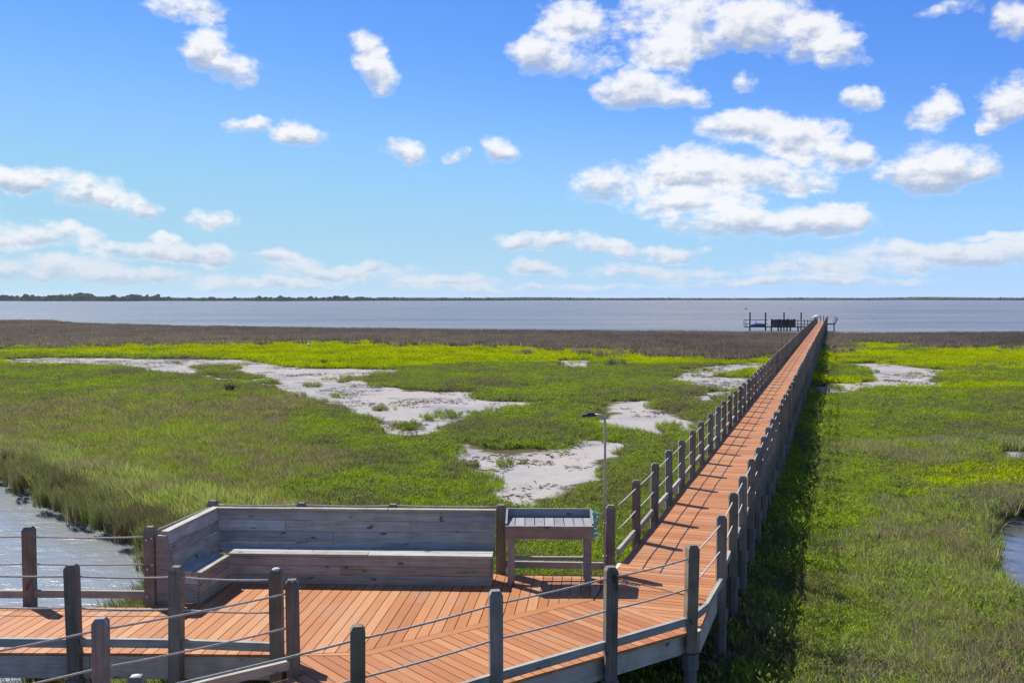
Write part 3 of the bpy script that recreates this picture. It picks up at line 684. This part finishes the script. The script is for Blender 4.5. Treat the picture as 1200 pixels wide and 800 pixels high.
for tt_, nn in ((TEND - .05, NL + .5), (TEND - .05, NL + 1.05)):
    post(*pt(tt_, nn), R(-4), bw, .33, False)

# ------------------------------------------------------------------ viewing platform with side walk and approach
pf = empty('viewing_platform', (0, 0, DECK), 'wide viewing platform of orange planks with rope railings joining two walkways', 'platform')
BA = R(85.0); bd = np.array([math.cos(BA), math.sin(BA)]); bnrm = np.array([bd[1], -bd[0]])
BACKL, BACKR = np.array([-4.66, 15.60]), np.array([1.56, 15.34])
plat = [(-4.93, 11.94), (-1.70, 11.85), (1.125, 14.08), (1.385, 15.05), (1.46, 15.34), (-4.62, 15.60), (-4.90, 13.80)]
left = [(-11.5, 12.02), (-4.93, 11.94), (-4.90, 13.72), (-11.5, 13.90)]
tb0, tb1 = np.array([-1.70, 11.85]), np.array([1.125, 14.08])
def lay(region, direction, pitch, name, parent, extra=None, w_=None, shift=0.0):
    d = np.array(direction); nn = np.array([d[1], -d[0]]); rz = math.atan2(d[1], d[0]); c_, s_ = math.cos(-rz), math.sin(-rz)
    prj = [np.dot(p, nn) for p in region]; pa = [np.dot(p, d) for p in region]
    q = math.floor(min(prj) / pitch) * pitch + shift
    while q < max(prj):
        r_ = [d * (min(pa) - 1) + nn * q, d * (min(pa) - 1) + nn * (q + pitch - .011), d * (max(pa) + 1) + nn * (q + pitch - .011), d * (max(pa) + 1) + nn * q]
        r_ = [tuple(p) for p in r_]
        r_ = inside_clip(r_, region)
        if len(r_) >= 3 and area(r_) > .004:
            c = np.mean(r_, axis=0)
            loc = [((p[0] - c[0]) * c_ - (p[1] - c[1]) * s_, (p[0] - c[0]) * s_ + (p[1] - c[1]) * c_) for p in r_]
            prism(name, loc, -.03, 0, M_deck, parent, (c[0], c[1], rng.uniform(-.0015, .0015)), rz)
        q += pitch
# picture-frame planks along the inner edges
td = (tb1 - tb0) / np.linalg.norm(tb1 - tb0); tn = np.array([-td[1], td[0]])
TW = .15
inner = [(-4.93, 11.94), (-2.6, 11.875), (-2.6, 11.875 + TW), (-4.93, 11.94)]
plat_in = [(-4.93, 11.94), (-2.62, 11.876), (-1.70 - .06, 11.852 + TW), (1.125 - .115, 14.08 + .045), (1.385 - .01, 15.05), (1.46, 15.34), (-4.62, 15.60), (-4.90, 13.80)]
plat_in = [(-4.93, 11.945), (-2.70, 11.885), (-1.77, 12.005), (1.200, 14.345), (1.385, 15.05), (1.46, 15.34), (-4.62, 15.60), (-4.90, 13.80)]
lay(plat_in, bd, PITCHP, 'deck_plank', pf)
lay(left, (bd[0], bd[1]), PITCHP, 'deck_plank', pf)
a1 = tb0 + tn * TW + td * .02
prism('trim_plank', [tuple(tb0 + np.array([.0, .004])), tuple(tb1), (1.196, 14.335), tuple(a1)], -.03, .002, M_deck, pf)
prism('trim_plank', [(-2.66, 11.86), tuple(tb0 + np.array([-.006, .004])), tuple(a1 + np.array([-.006, 0])), (-2.66, 11.876)], -.03, .002, M_deck, pf)
# approach walkway
AD = np.array([math.cos(R(38.2)), math.sin(R(38.2))]); AN = np.array([AD[1], -AD[0]])   # along, and across towards the outer side
mA, mB = np.dot(tb0, AN), np.dot((-.17, 10.8), AN) - .10
app = [tuple(AD * -6.2 + AN * (mA + .10)), tuple(AD * -6.2 + AN * mB), tuple(AD * 9.75 + AN * mB), (2.22, 13.085), tuple(tb1 + np.array([.006, -.006])), tuple(tb0 + AN * .004)]
app_a = [tuple(AD * -3 + AN * (mA + .10)), tuple(AD * -3 + AN * mB), tuple(AD * np.dot(tb0, AD) + AN * mB), tuple(tb0 + AN * .004), (-2.60, 11.85), (-2.46, 11.30)]
u0 = np.dot(tb0, AD)
app_b = [tuple(AD * u0 + AN * (mA + .004)), tuple(AD * u0 + AN * mB), (2.345, 12.80), (2.285, 13.035), tuple(tb1 + np.array([.006, -.006]))]
uA = np.dot((-2.43, 11.23), AD) + .08
app_t = [tuple(AD * uA + AN * mB), tuple(AD * u0 + AN * mB), tuple(tb0 + AN * .004), (-2.50, 11.845), tuple(AD * uA + AN * (mA - .02))]
app_l = [tuple(AD * (uA - 9) + AN * (mA + .10)), tuple(AD * (uA - 9) + AN * mB), tuple(AD * uA + AN * mB), tuple(AD * uA + AN * (mA + .10))]
for reg in (app_b, app_t, app_l): lay(reg, tuple(AN), .143, 'deck_plank', pf)
# railings: posts in plan
Bp = [(-4.75, 6.99), (-3.12, 8.32), (-1.48, 9.66), (-.17, 10.80), (1.15, 11.84), (2.25, 12.75)]
Ap = [(-7.30, 7.42), (-5.67, 8.68), (-4.05, 9.95), (-2.43, 11.23)]
Fp = [(-8.78, 11.98), (-7.57, 11.96), (-6.36, 11.93), (-5.15, 11.90), (-3.94, 11.86), (-2.73, 11.74)]
Kp = [(-10.0, 14.0), (-8.31, 13.95), (-6.62, 13.91), (-4.95, 13.90)]
Hp = [(-4.63, 15.68), (-3.24, 15.66), (-1.81, 15.60), (-.17, 15.51), (1.49, 15.42)]
ra = math.atan2(AD[1], AD[0])
for i, p in enumerate(Bp): post(*p, R(9), pf, .30, True, i == 1)
for i, p in enumerate(Ap): post(*p, R(9), pf, .30, True)
for i, p in enumerate(Fp): post(*p, R(-1), pf, .42, True)
link('bird_lime', limemesh(), pf, (-2.43, 11.23, PH + .003)); link('bird_lime', limemesh(), pf, (-2.73, 11.74, PH + .003), (0, 0, 2))
for i, p in enumerate(Kp): post(*p, R(-1), pf, .30, True, False, .0)
for i, p in enumerate(Hp): post(*p, R(-2.5), pf, .30, True)
for (dx, z) in ((-.03, .90), (.04, .92), (-.02, .50), (.045, .56), (-.03, .12)):
    V, Fc = tube([(-4.95 + dx, 13.90 - PW / 2 - .001, z), (-4.95 + dx, 13.90 - PW / 2 - .016, z)], .017, 8); link('bolt', mesh('bolt', V, Fc, M_steel), pf)
def railing(pts, low=True, z=(.93, .55), off=None):
    for q in z: rope_line(pts, q, pf, .012, .014, 6)
    if low:
        for i in range(len(pts) - 1):
            a_, b_ = np.array(pts[i]), np.array(pts[i + 1]); d = (b_ - a_) / np.linalg.norm(b_ - a_); sd = np.array([-d[1], d[0]]) * (off or 0)
            q0, q1 = a_ + d * .071 + sd, b_ - d * .071 + sd
            bar('low_rail', (*q0, .135 + rng.normal(0, .005)), (*q1, .135 + rng.normal(0, .005)), .055, .10, M_rail, pf)
railing(Bp, off=.02); railing(Ap, off=-.02); railing(Fp, off=.02); railing(Kp, off=-.02); railing(Hp[3:], off=-.02)
rope_line(Hp[:4], 1.01, pf, .012, .01, 6)
rope_line([Kp[-1], (-4.72, 15.2), Hp[0]], .98, pf, .012, 0.0, 3)
bar('low_rail', (2.29, 12.84, .135), (2.55, 13.30, .135), .05, .10, M_rail, pf); bar('low_rail', (2.555, 13.305, .135), (2.99, 14.50, .135), .05, .10, M_rail, pf)
# edge beams (weathered boards on the platform's rim)
def rim(a_, b_, depth=.27, th=.055, z=-.034):
    bar('edge_beam', (*a_, z - depth / 2), (*b_, z - depth / 2), th, depth, M_beam, pf)
o1 = AD * -4.6 + AN * (mB - .03); o2 = AD * np.dot((2.34, 12.79), AD) + AN * (mB - .03)
for i in range(3): rim(o1 + (o2 - o1) * (i / 3 + .0004), o1 + (o2 - o1) * ((i + 1) / 3 - .0004))
rim((2.36, 12.83), (2.915, 14.52))
rim((-11.5, 12.05), (-5.0, 11.972)); rim((-4.99, 11.972), (-2.75, 11.91))
rim((-11.5, 13.87), (-4.92, 13.70))
rim((-4.62, 15.57), (1.45, 15.31)); rim((-4.88, 13.82), (-4.65, 15.50)); rim((1.40, 15.05), (1.72, 16.2))
i1 = AD * -4.6 + AN * (mA + .13); i2 = AD * uA + AN * (mA + .13); rim(i1, i2)
for k_, (a_, b_) in enumerate((((-6.6, 12.1), (-6.6, 13.7)), ((-5.1, 12.1), (-5.1, 13.6)), ((-3.5, 12.05), (-3.5, 15.4)), ((-1.9, 12.1), (-1.9, 15.3)), ((-.3, 13.1), (-.3, 15.25)))):
    bar('cross_beam', (*a_, -.40), (*b_, -.40), .09, .16, M_beam, pf)
for (x, y) in ((-3.5, 13.2), (-1.9, 13.3), (-.3, 13.4), (1.3, 13.6), (-1.0, 12.1), (.6, 13.1)): link('pile', pilemesh(), pf, (x, y, -.02))

# ------------------------------------------------------------------ corner bench
bn = empty('corner_bench', (-4.63, 15.68, DECK), 'weathered grey L shaped plank bench with high back on the platform', 'bench')
bo = np.array([-4.63, 15.68])
ex = np.array([math.cos(R(-2.45)), math.sin(R(-2.45))]); ey = -np.array([-ex[1], ex[0]])      # along the long side, towards the seat
fx_ = -np.array([math.cos(R(82.3)), math.sin(R(82.3))]); fy = np.array([-fx_[1], fx_[0]])     # along the short arm, towards its seat
def bplank(name, o, A, B, s0, s1, t0_, z0_, t1_, z1_, th, m, jit=.004):
    "plank running from s0 to s1 whose cross-section is a board from (t0,z0) to (t1,z1)"
    d2 = math.hypot(t1_ - t0_, z1_ - z0_); ang = math.atan2(z1_ - z0_, t1_ - t0_)
    c = A * (s0 + s1) / 2 + B * (t0_ + t1_) / 2
    me = boxmesh(abs(s1 - s0), d2, th, m, name)
    left_handed = A[0] * B[1] - A[1] * B[0] < 0
    rz = math.atan2(A[1], A[0])
    return link(name, me, o, (c[0], c[1], (z0_ + z1_) / 2 + rng.normal(0, jit * .5)), ((-ang if left_handed else ang) + rng.normal(0, .008), rng.normal(0, .0012), rz))
BT0, BZ0, BT1, BZ1 = .36, .36, .125, .965       # backrest: foot and head
LB = 4.40
def backrest(A, B, s0, s1, joints, t_scale=1.0):
    rows = 4
    for r_ in range(rows):
        q0, q1 = r_ / rows + .005, (r_ + 1) / rows - .006
        cuts = [s0] + joints[r_ % len(joints)] + [s1]
        for a_, b_ in zip(cuts[:-1], cuts[1:]):
            bplank('back_plank', bn, A, B, a_ + .004, b_ - .004, BT0 * t_scale + (BT1 - BT0 * t_scale) * q0, BZ0 + (BZ1 - BZ0) * q0, BT0 * t_scale + (BT1 - BT0 * t_scale) * q1, BZ0 + (BZ1 - BZ0) * q1, .034, M_bench)
backrest(ex, ey, .12, LB, [[2.72], [1.95], [1.2, 3.1], [3.55]])
ARM = 1.78
backrest(fx_, fy, .04, ARM, [[], [], [], []], .78)
# caps on the backrests
for a_, b_ in ((.10, 1.30), (1.31, 2.75), (2.76, LB)): bplank('back_cap', bn, ex, ey, a_, b_, .045 + .055, .985, .19, .985, .034, M_bench, .002)
bplank('back_cap', bn, fx_, fy, .10, ARM, .06, .985, .165, .985, .034, M_bench, .002)
# seats: three boards each, front one lighter with age
ST = [(.27, .445), (.452, .60), (.607, .775)]
for i, (a_, b_) in enumerate(ST):
    cuts = [(.50 if i == 2 else .22, 2.55), (2.56, LB - .02)] if i != 1 else [(.36, 1.7), (1.71, LB - .02)]
    for (c0, c1) in cuts: bplank('seat_plank', bn, ex, ey, c0, c1, a_, .432, b_, .432, .036, M_bench, .003)
for i, (a_, b_) in enumerate([(.20, .36), (.366, .48), (.487, .625)]):
    bplank('seat_plank', bn, fx_, fy, .80 if i == 2 else .74, ARM - .02, a_, .432, b_, .432, .036, M_bench, .003)
# front boards
for r_ in range(3):
    z0_, z1_ = .012 + r_ * .133, .012 + r_ * .133 + .127
    cuts = [(.47, 2.15), (2.156, LB - .05)] if r_ == 1 else ([(.47, 3.0), (3.006, LB - .05)] if r_ == 2 else [(.47, LB - .05)])
    for c0, c1 in cuts: bplank('front_plank', bn, ex, ey, c0, c1, .735, z0_, .735, z1_, .034, M_bench if r_ == 0 else M_bfront, .002)
    bplank('front_plank', bn, fx_, fy, .77, ARM - .05, .585, z0_, .585, z1_, .034, M_bfront, .002)
# end panels
for A, B, s_, t0_, t1_ in ((ex, ey, LB - .045, .36, .715), (fx_, fy, ARM - .045, .27, .565)):
    for r_ in range(3):
        c0 = A * s_ + B * t0_; c1 = A * s_ + B * t1_; z = .012 + r_ * .133 + .0635
        bar('end_plank', (*c0, z), (*c1, z), .032, .127, M_bench, bn)
o = prism('end_frame', [(.02, .01), (.275, .01), (.29, .40), (.155, .955), (.02, .955)], -.03, .03, M_bfront, bn)
o.matrix_local = Matrix(((fy[0], 0, fx_[0], fx_[0] * (ARM + .034)), (fy[1], 0, fx_[1], fx_[1] * (ARM + .034)), (0, 1, 0, 0), (0, 0, 0, 1)))

# ------------------------------------------------------------------ slatted table
tb = empty('cleaning_table', (.55, 15.0, DECK), 'small brown timber table with pale slatted top between bench and lamp post', 'table', R(-1.0))
TWD = 1.28
for x in (-.56, .56):
    for y in (-.20, .20): bar('leg', (x, y, 0), (x, y + .001, .76), .10, .10, M_table, tb)
for x in (-.56, .56): bar('side_rail', (x, -.255, .80), (x, .255, .80), .045, .12, M_table, tb)
bar('apron', (-TWD / 2, -.285, .775), (TWD / 2, -.285, .775), .04, .14, M_table, tb)
bar('apron', (-TWD / 2, -.300, .872), (TWD / 2, -.300, .872), .05, .05, M_table, tb)
bar('apron', (-TWD / 2, .285, .80), (TWD / 2, .285, .80), .04, .16, M_table, tb)
for i in range(9):
    x = -TWD / 2 + .065 + i * (TWD - .13) / 8
    bar('slat', (x, -.27, .882), (x, .262, .892), (TWD - .1) / 9 + .001, .028, M_slat, tb)
bar('back_board', (-TWD / 2, .300, .945), (TWD / 2, .300, .945), .032, .17, M_slat, tb)
for x in (-TWD / 2 + .012, TWD / 2 - .012): prism('side_board', [(-.27, .90), (.27, .90), (.27, 1.025), (.05, .985), (-.27, .925)], -.014, .014, M_slat, tb).matrix_local = \
    Matrix.Translation((x, 0, 0)) @ Matrix(((0, 0, 1, 0), (1, 0, 0, 0), (0, 1, 0, 0), (0, 0, 0, 1)))
bar('stretcher', (-.56, .20, .30), (.56, .20, .30), .05, .05, M_rail, tb)

# ------------------------------------------------------------------ lamp on a pole
lp = empty('lamp_pole', (1.40, 15.33, DECK), 'thin grey metal lamp pole with dark flat lamp head strapped to railing post', 'lamp')
V, Fc = tube([(0, 0, .05), (0, 0, 2.25), (-.005, 0, 2.36), (-.03, 0, 2.41), (-.08, 0, 2.435), (-.16, 0, 2.44)], .018, 8); link('pole', mesh('pole', V, Fc, M_steel, True), lp)
hd = link('lamp_head', boxmesh(.20, .15, .035, M_black, 'lamp_head'), lp, (-.25, 0, 2.437), (0, R(-3), 0))
link('lens', boxmesh(.15, .11, .010, M_lens, 'lens'), hd, (-.01, 0, -.0235)); link('cooling_fin', boxmesh(.10, .12, .02, M_black, 'cooling_fin'), hd, (.03, 0, .0285))
for z in (.30, .80): tubeobj('strap', [(.028 * math.cos(6.283 * k / 10), .028 * math.sin(6.283 * k / 10), z) for k in range(10)], .008, M_steel, lp, 5, True)

# ------------------------------------------------------------------ teal rope hank on the railing
hk = []
for k in range(150):
    q = k / 149; a_ = q * 11 * 2 * math.pi
    rr_ = .045 + .03 * math.sin(q * 9); z = .93 - .34 * q + .05 * math.sin(a_ * .5)
    hk.append((1.24 + rr_ * math.cos(a_) * .9 + .02 * math.sin(q * 31), 15.38 + rr_ * math.sin(a_) * .6, DECK + z))
o = tubeobj('rope_hank', hk, .010, M_teal, None, 5); tag(o, 'tangled hank of teal rope hanging beside the lamp post', 'rope')

# ------------------------------------------------------------------ side dock, boat, gangway at the bay end
dk = empty('side_dock', (42.4, 187, 0), 'low dark timber dock with boarded wall and tall piles beside the pier end', 'dock')
bar('dock_deck', (4.6, 0, .50), (12.6, 0, .50), 2.2, .16, M_dark, dk)
for i in range(15): bar('wall_plank', (4.75 + i * .29, -1.08, 1.24), (5.02 + i * .29, -1.08, 1.24), .05, 1.28 + rng.uniform(-.03, .03), M_dark, dk)
for x in (4.7, 6.2, 7.7, 8.98): bar('wall_post', (x, -1.0, .58), (x, -.999, 2.02), .16, .16, M_dark, dk)
for x in (9.5, 10.1, 10.7, 11.3, 11.9, 12.4): bar('rail_post', (x, -1.0, .58), (x, -.999, 1.85), .15, .15, M_post, dk)
for z in (1.0, 1.6): bar('dock_rail', (9.0, -1.0, z), (12.6, -1.0, z), .04, .12, M_post, dk)
for x in (1.15, 4.0, 7.6, 10.75):
    V, Fc = tube([(x, .4 if x < 5 else 1.25, -2.0), (x, .4 if x < 5 else 1.25, 3.15)], .13, 8); link('tall_pile', mesh('tall_pile', V, Fc, M_dark), dk)
for x in (4.75, 6.0, 6.5, 7.6, 8.2, 9.6, 10.7, 11.8):
    V, Fc = tube([(x, -.9, -2.0), (x, -.9, .42)], .14, 8); link('short_pile', mesh('short_pile', V, Fc, M_dark), dk)
bar('float_deck', (.1, -.2, .52), (4.55, -.2, .52), 1.8, .14, M_dark, dk)
for z in (1.0, 1.74): bar('float_rail', (.1, .66, z), (4.55, .66, z), .06, .09, M_post, dk)
for x in (.12, 2.3): bar('rail_post', (x, .66, .59), (x, .661, 1.8), .10, .10, M_post, dk)
bar('rail_post', (.12, -.9, .59), (.12, -.899, 1.7), .10, .10, M_post, dk); bar('float_rail', (.12, -.85, 1.66), (.12, .61, 1.66), .05, .07, M_post, dk)
bt = empty('covered_boat', (42.4 + 2.4, 186.6, .60), 'small boat under a blue cover on the low float by the bay', 'boat')
V = []; Fc = []
for i, (x, w_, h) in enumerate(((-1.3, .42, .34), (-.7, .50, .44), (0, .52, .50), (.7, .44, .46), (1.15, .25, .40), (1.42, .05, .34))):
    V += [(x, -w_ * .55, .0), (x, -w_, .28), (x, -w_ * .45, h + .08), (x, w_ * .45, h + .08), (x, w_, .28), (x, w_ * .55, .0)]
    if i: b0 = 6 * (i - 1); Fc += [(b0 + k, b0 + (k + 1) % 6, b0 + 6 + (k + 1) % 6, b0 + 6 + k) for k in range(6)]
Fc += [(5, 4, 3, 2, 1, 0), (30, 31, 32, 33, 34, 35)]
link('cover', mesh('cover', V, Fc, M_blue, True), bt); bar('keel_block', (-1.1, 0, -.02), (1.0, 0, -.02), .3, .05, M_dark, bt)
gp = pt(TEND + .4, NR + .5); gw = empty('gangway_frame', (gp[0], gp[1], 0), 'dark tilted gangway frame leaning out at the pier end', 'gangway')
bar('sill', (-.6, 0, 1.02), (.9, 0, 1.05), .16, .20, M_dark, gw); bar('stile', (.85, 0, 1.1), (1.35, 0, 2.05), .14, .14, M_dark, gw)
for i in range(3): q = i / 2; bar('rung', (.95 + .38 * q, 0, 1.25 + .75 * q), (.45 + .35 * q, 0, 1.62 + .78 * q), .10, .10, M_dark, gw)
tubeobj('support', [(.7, 0, 1.0), (.75, 0, -1.9)], .11, M_dark, gw)
cv = pt(178, NL + .02)
V = []; Fc = []; n = 10
for i in range(6):
    q = i / 5; rad_ = .30 * math.sin(math.pi * (.08 + .84 * q)) + .04
    V += [(-.65 + 1.3 * q, rad_ * math.cos(6.283 * k / n) * 1.0, .18 + rad_ * math.sin(6.283 * k / n) * .9 + .05 * math.sin(k * 2.3 + i)) for k in range(n)]
    if i: Fc += [((i - 1) * n + k, (i - 1) * n + (k + 1) % n, i * n + (k + 1) % n, i * n + k) for k in range(n)]
Fc += [tuple(range(n - 1, -1, -1)), tuple(range(5 * n, 6 * n))]
o = link('canvas_bundle', mesh('canvas_bundle', V, Fc, M_cream, True), None, (cv[0], cv[1], DECK + PH - .12), (0, R(-8), R(20)))
tag(o, 'pale cream canvas bundle on the railing near the pier end', 'bundle')

# ------------------------------------------------------------------ birds, shrubs
def bird(name, loc, span, label, rz, m, tilt=.3):
    r_ = empty(name, loc, label, 'bird', rz)
    body = tubeobj('body', [(-.5 * span * .55, 0, 0), (-.3 * span * .55, 0, .005), (0, 0, .012), (.25 * span * .55, 0, .015), (.42 * span * .55, 0, .03), (.5 * span * .55, 0, .03)], [.004, .03 * span, .055 * span, .05 * span, .035 * span, .006], m, r_, 7)
    for s in (-1, 1):
        V = [(-.09 * span, s * .02, .01), (.09 * span, s * .02, .02), (.10 * span, s * .25 * span, .25 * span * tilt + .01), (-.05 * span, s * .25 * span, .25 * span * tilt), (-.02 * span, s * .5 * span, .28 * span * tilt)]
        V += [(x, y, z - .012) for x, y, z in V]
        Fc = [(0, 1, 2, 3), (3, 2, 4), (8, 7, 6, 5), (9, 7, 8), (0, 5, 6, 1), (1, 6, 7, 2), (2, 7, 9, 4), (4, 9, 8, 3), (3, 8, 5, 0)]
        link('wing', mesh('wing', V, Fc, m), r_)
bird('flying_bird', (*[q for q in (ray(874, 362) * 150)[:2]], CAM_H + (ray(874, 362) * 150)[2]), .85, 'dark bird flying low over the bay above the blue covered boat', R(200), M_bird, .5)
bird('flying_bird', (*[q for q in (ray(926, 362.5) * 175)[:2]], CAM_H + (ray(926, 362.5) * 175)[2]), .6, 'small dark bird flying low above the boarded dock wall', R(160), M_bird, .2)
def shrub(px, py, h, label, n=34):
    g = G(px, py); o = empty('dead_shrub', (g[0], g[1], 0), label, 'shrub')
    V = []; Fc = []
    for i in range(n):
        a_ = rng.random() * 6.283; p = np.array([0, 0, 0.0]); p = rng.normal(0, .12, 3) * np.array([1, 1, 0]); d = np.array([math.cos(a_) * .5, math.sin(a_) * .5, 1.0]); pts = [p]
        for k in range(4): d = d + rng.normal(0, .35, 3); d /= np.linalg.norm(d); p = p + d * h / 4.5 * rng.uniform(.5, 1.3); pts.append(p)
        v, f = tube(pts, [.035, .028, .022, .016, .01], 4); b0 = len(V); V += list(v); Fc += [tuple(b0 + q for q in ff) for ff in f]
    link('branches', mesh('branches', V, Fc, M_twig), o)
shrub(272, 460, .70, 'dark leafless shrub in the meadow between pond and sand flat')
shrub(380, 429, .75, 'dark leafless shrub in the bright glasswort beyond the sand flat', 30)
eg = empty('white_egret', (*G(362, 409), .15), 'small white wading bird in the bright glasswort', 'bird', 2.2)
tubeobj('body', [(-.30, 0, .30), (-.15, 0, .36), (.02, 0, .40), (.14, 0, .46), (.17, 0, .58), (.15, 0, .68), (.20, 0, .75), (.26, 0, .75), (.36, 0, .73)], [.02, .09, .12, .09, .035, .03, .045, .03, .008], M_white, eg, 8)
for s in (-1, 1): tubeobj('leg', [(0, s * .04, .32), (.02, s * .04, .15), (0, s * .04, -.15)], .014, M_bird, eg, 5)

# ------------------------------------------------------------------ far shore
def canopy(name, spec, label, m=M_tree):
    V = []; Fc = []
    t_ = (1 + 5 ** .5) / 2
    iv = np.array([(-1, t_, 0), (1, t_, 0), (-1, -t_, 0), (1, -t_, 0), (0, -1, t_), (0, 1, t_), (0, -1, -t_), (0, 1, -t_), (t_, 0, -1), (t_, 0, 1), (-t_, 0, -1), (-t_, 0, 1)], float); iv /= np.linalg.norm(iv[0])
    fi = np.array([(0,11,5),(0,5,1),(0,1,7),(0,7,10),(0,10,11),(1,5,9),(5,11,4),(11,10,2),(10,7,6),(7,1,8),(3,9,4),(3,4,2),(3,2,6),(3,6,8),(3,8,9),(4,9,5),(2,4,11),(6,2,10),(8,6,7),(9,8,1)])
    nb = 0
    for (x, y, z, r_) in spec:
        s_ = iv * (r_ * np.array([1.15, 1.15, .85])) * rng.uniform(.75, 1.3, (12, 1)); V.append(s_ + np.array([x, y, z])); Fc.append(fi + nb); nb += 12
    o = link(name, fastmesh(name, np.concatenate(V), np.concatenate(Fc), m)); tag(o, label, 'woodland', kind='stuff')
def shore_dist(az_): return FAR_L + (FAR_R - FAR_L) * float(sstep(np.array([az_]), -.2, .25)[0]) + 120 * math.sin(az_ * 37) + 70 * math.sin(az_ * 91)
spec = []
HT = [(-600, 12), (-300, 15), (0, 13), (40, 14), (95, 18), (120, 12), (150, 15), (170, 15), (200, 12), (210, 9), (280, 9), (290, 11), (320, 10), (360, 12), (400, 11.5), (465, 11), (480, 8), (560, 9), (600, 8), (700, 8.5), (760, 8), (900, 8.5), (1000, 7.5), (1100, 9.5), (1200, 11), (1500, 12), (1900, 12)]
for px in np.arange(-500, 1700, .75):
    az_ = math.atan((px - 600) / F); h = np.interp(px, *zip(*HT)) * rng.uniform(.72, 1.12) * (1.0 + .18 * (math.sin(px * .37) * math.sin(px * .113 + 2) > .35)) * (1 + .12 * math.sin(px * .21) + .09 * math.sin(px * .083))
    d0 = shore_dist(az_)
    for q in range(3):
        d = d0 + 40 + rng.uniform(0, 110); r_ = rng.uniform(.35, .6) * h * .62
        spec.append((d * math.sin(az_), d * math.cos(az_), max(.3, h - r_ * 1.0 - rng.random() * h * .5), r_)); spec.append((d * math.sin(az_), d * math.cos(az_), 2, 3.2))
canopy('far_shore_woods', spec, 'low dark green woodland along the far bay shore')
spec = []
for px in np.arange(-500, 1700, 1.6):
    az_ = math.atan((px - 600) / F); h = 13 + 3 * math.sin(px * .013) + 2 * math.sin(px * .041 + 1)
    d = 7200 + rng.uniform(0, 300); r_ = rng.uniform(.5, .8) * 9; spec.append((d * math.sin(az_), d * math.cos(az_), h - r_, r_ * 1.3)); spec.append((d * math.sin(az_), d * math.cos(az_), 4, 9))
canopy('distant_woods', spec, 'faint blue line of distant woods beyond the far shore')

# ------------------------------------------------------------------ air
HZ = True
if HZ:
    m, t = mat('sea_air'); pv = t.node('ShaderNodeVolumePrincipled'); pv.inputs['Color'].default_value = (.80, .88, 1.0, 1); pv.inputs['Density'].default_value = .00004; pv.inputs['Anisotropy'].default_value = .2
    t.l.new(pv.outputs[0], t.out.inputs['Volume'])
    o = link('haze', boxmesh(19000, 19000, 40, m, 'haze'), None, (0, 0, 16.5)); tag(o, kind='stuff', label='thin pale sea haze over the marsh and bay', cat='haze')
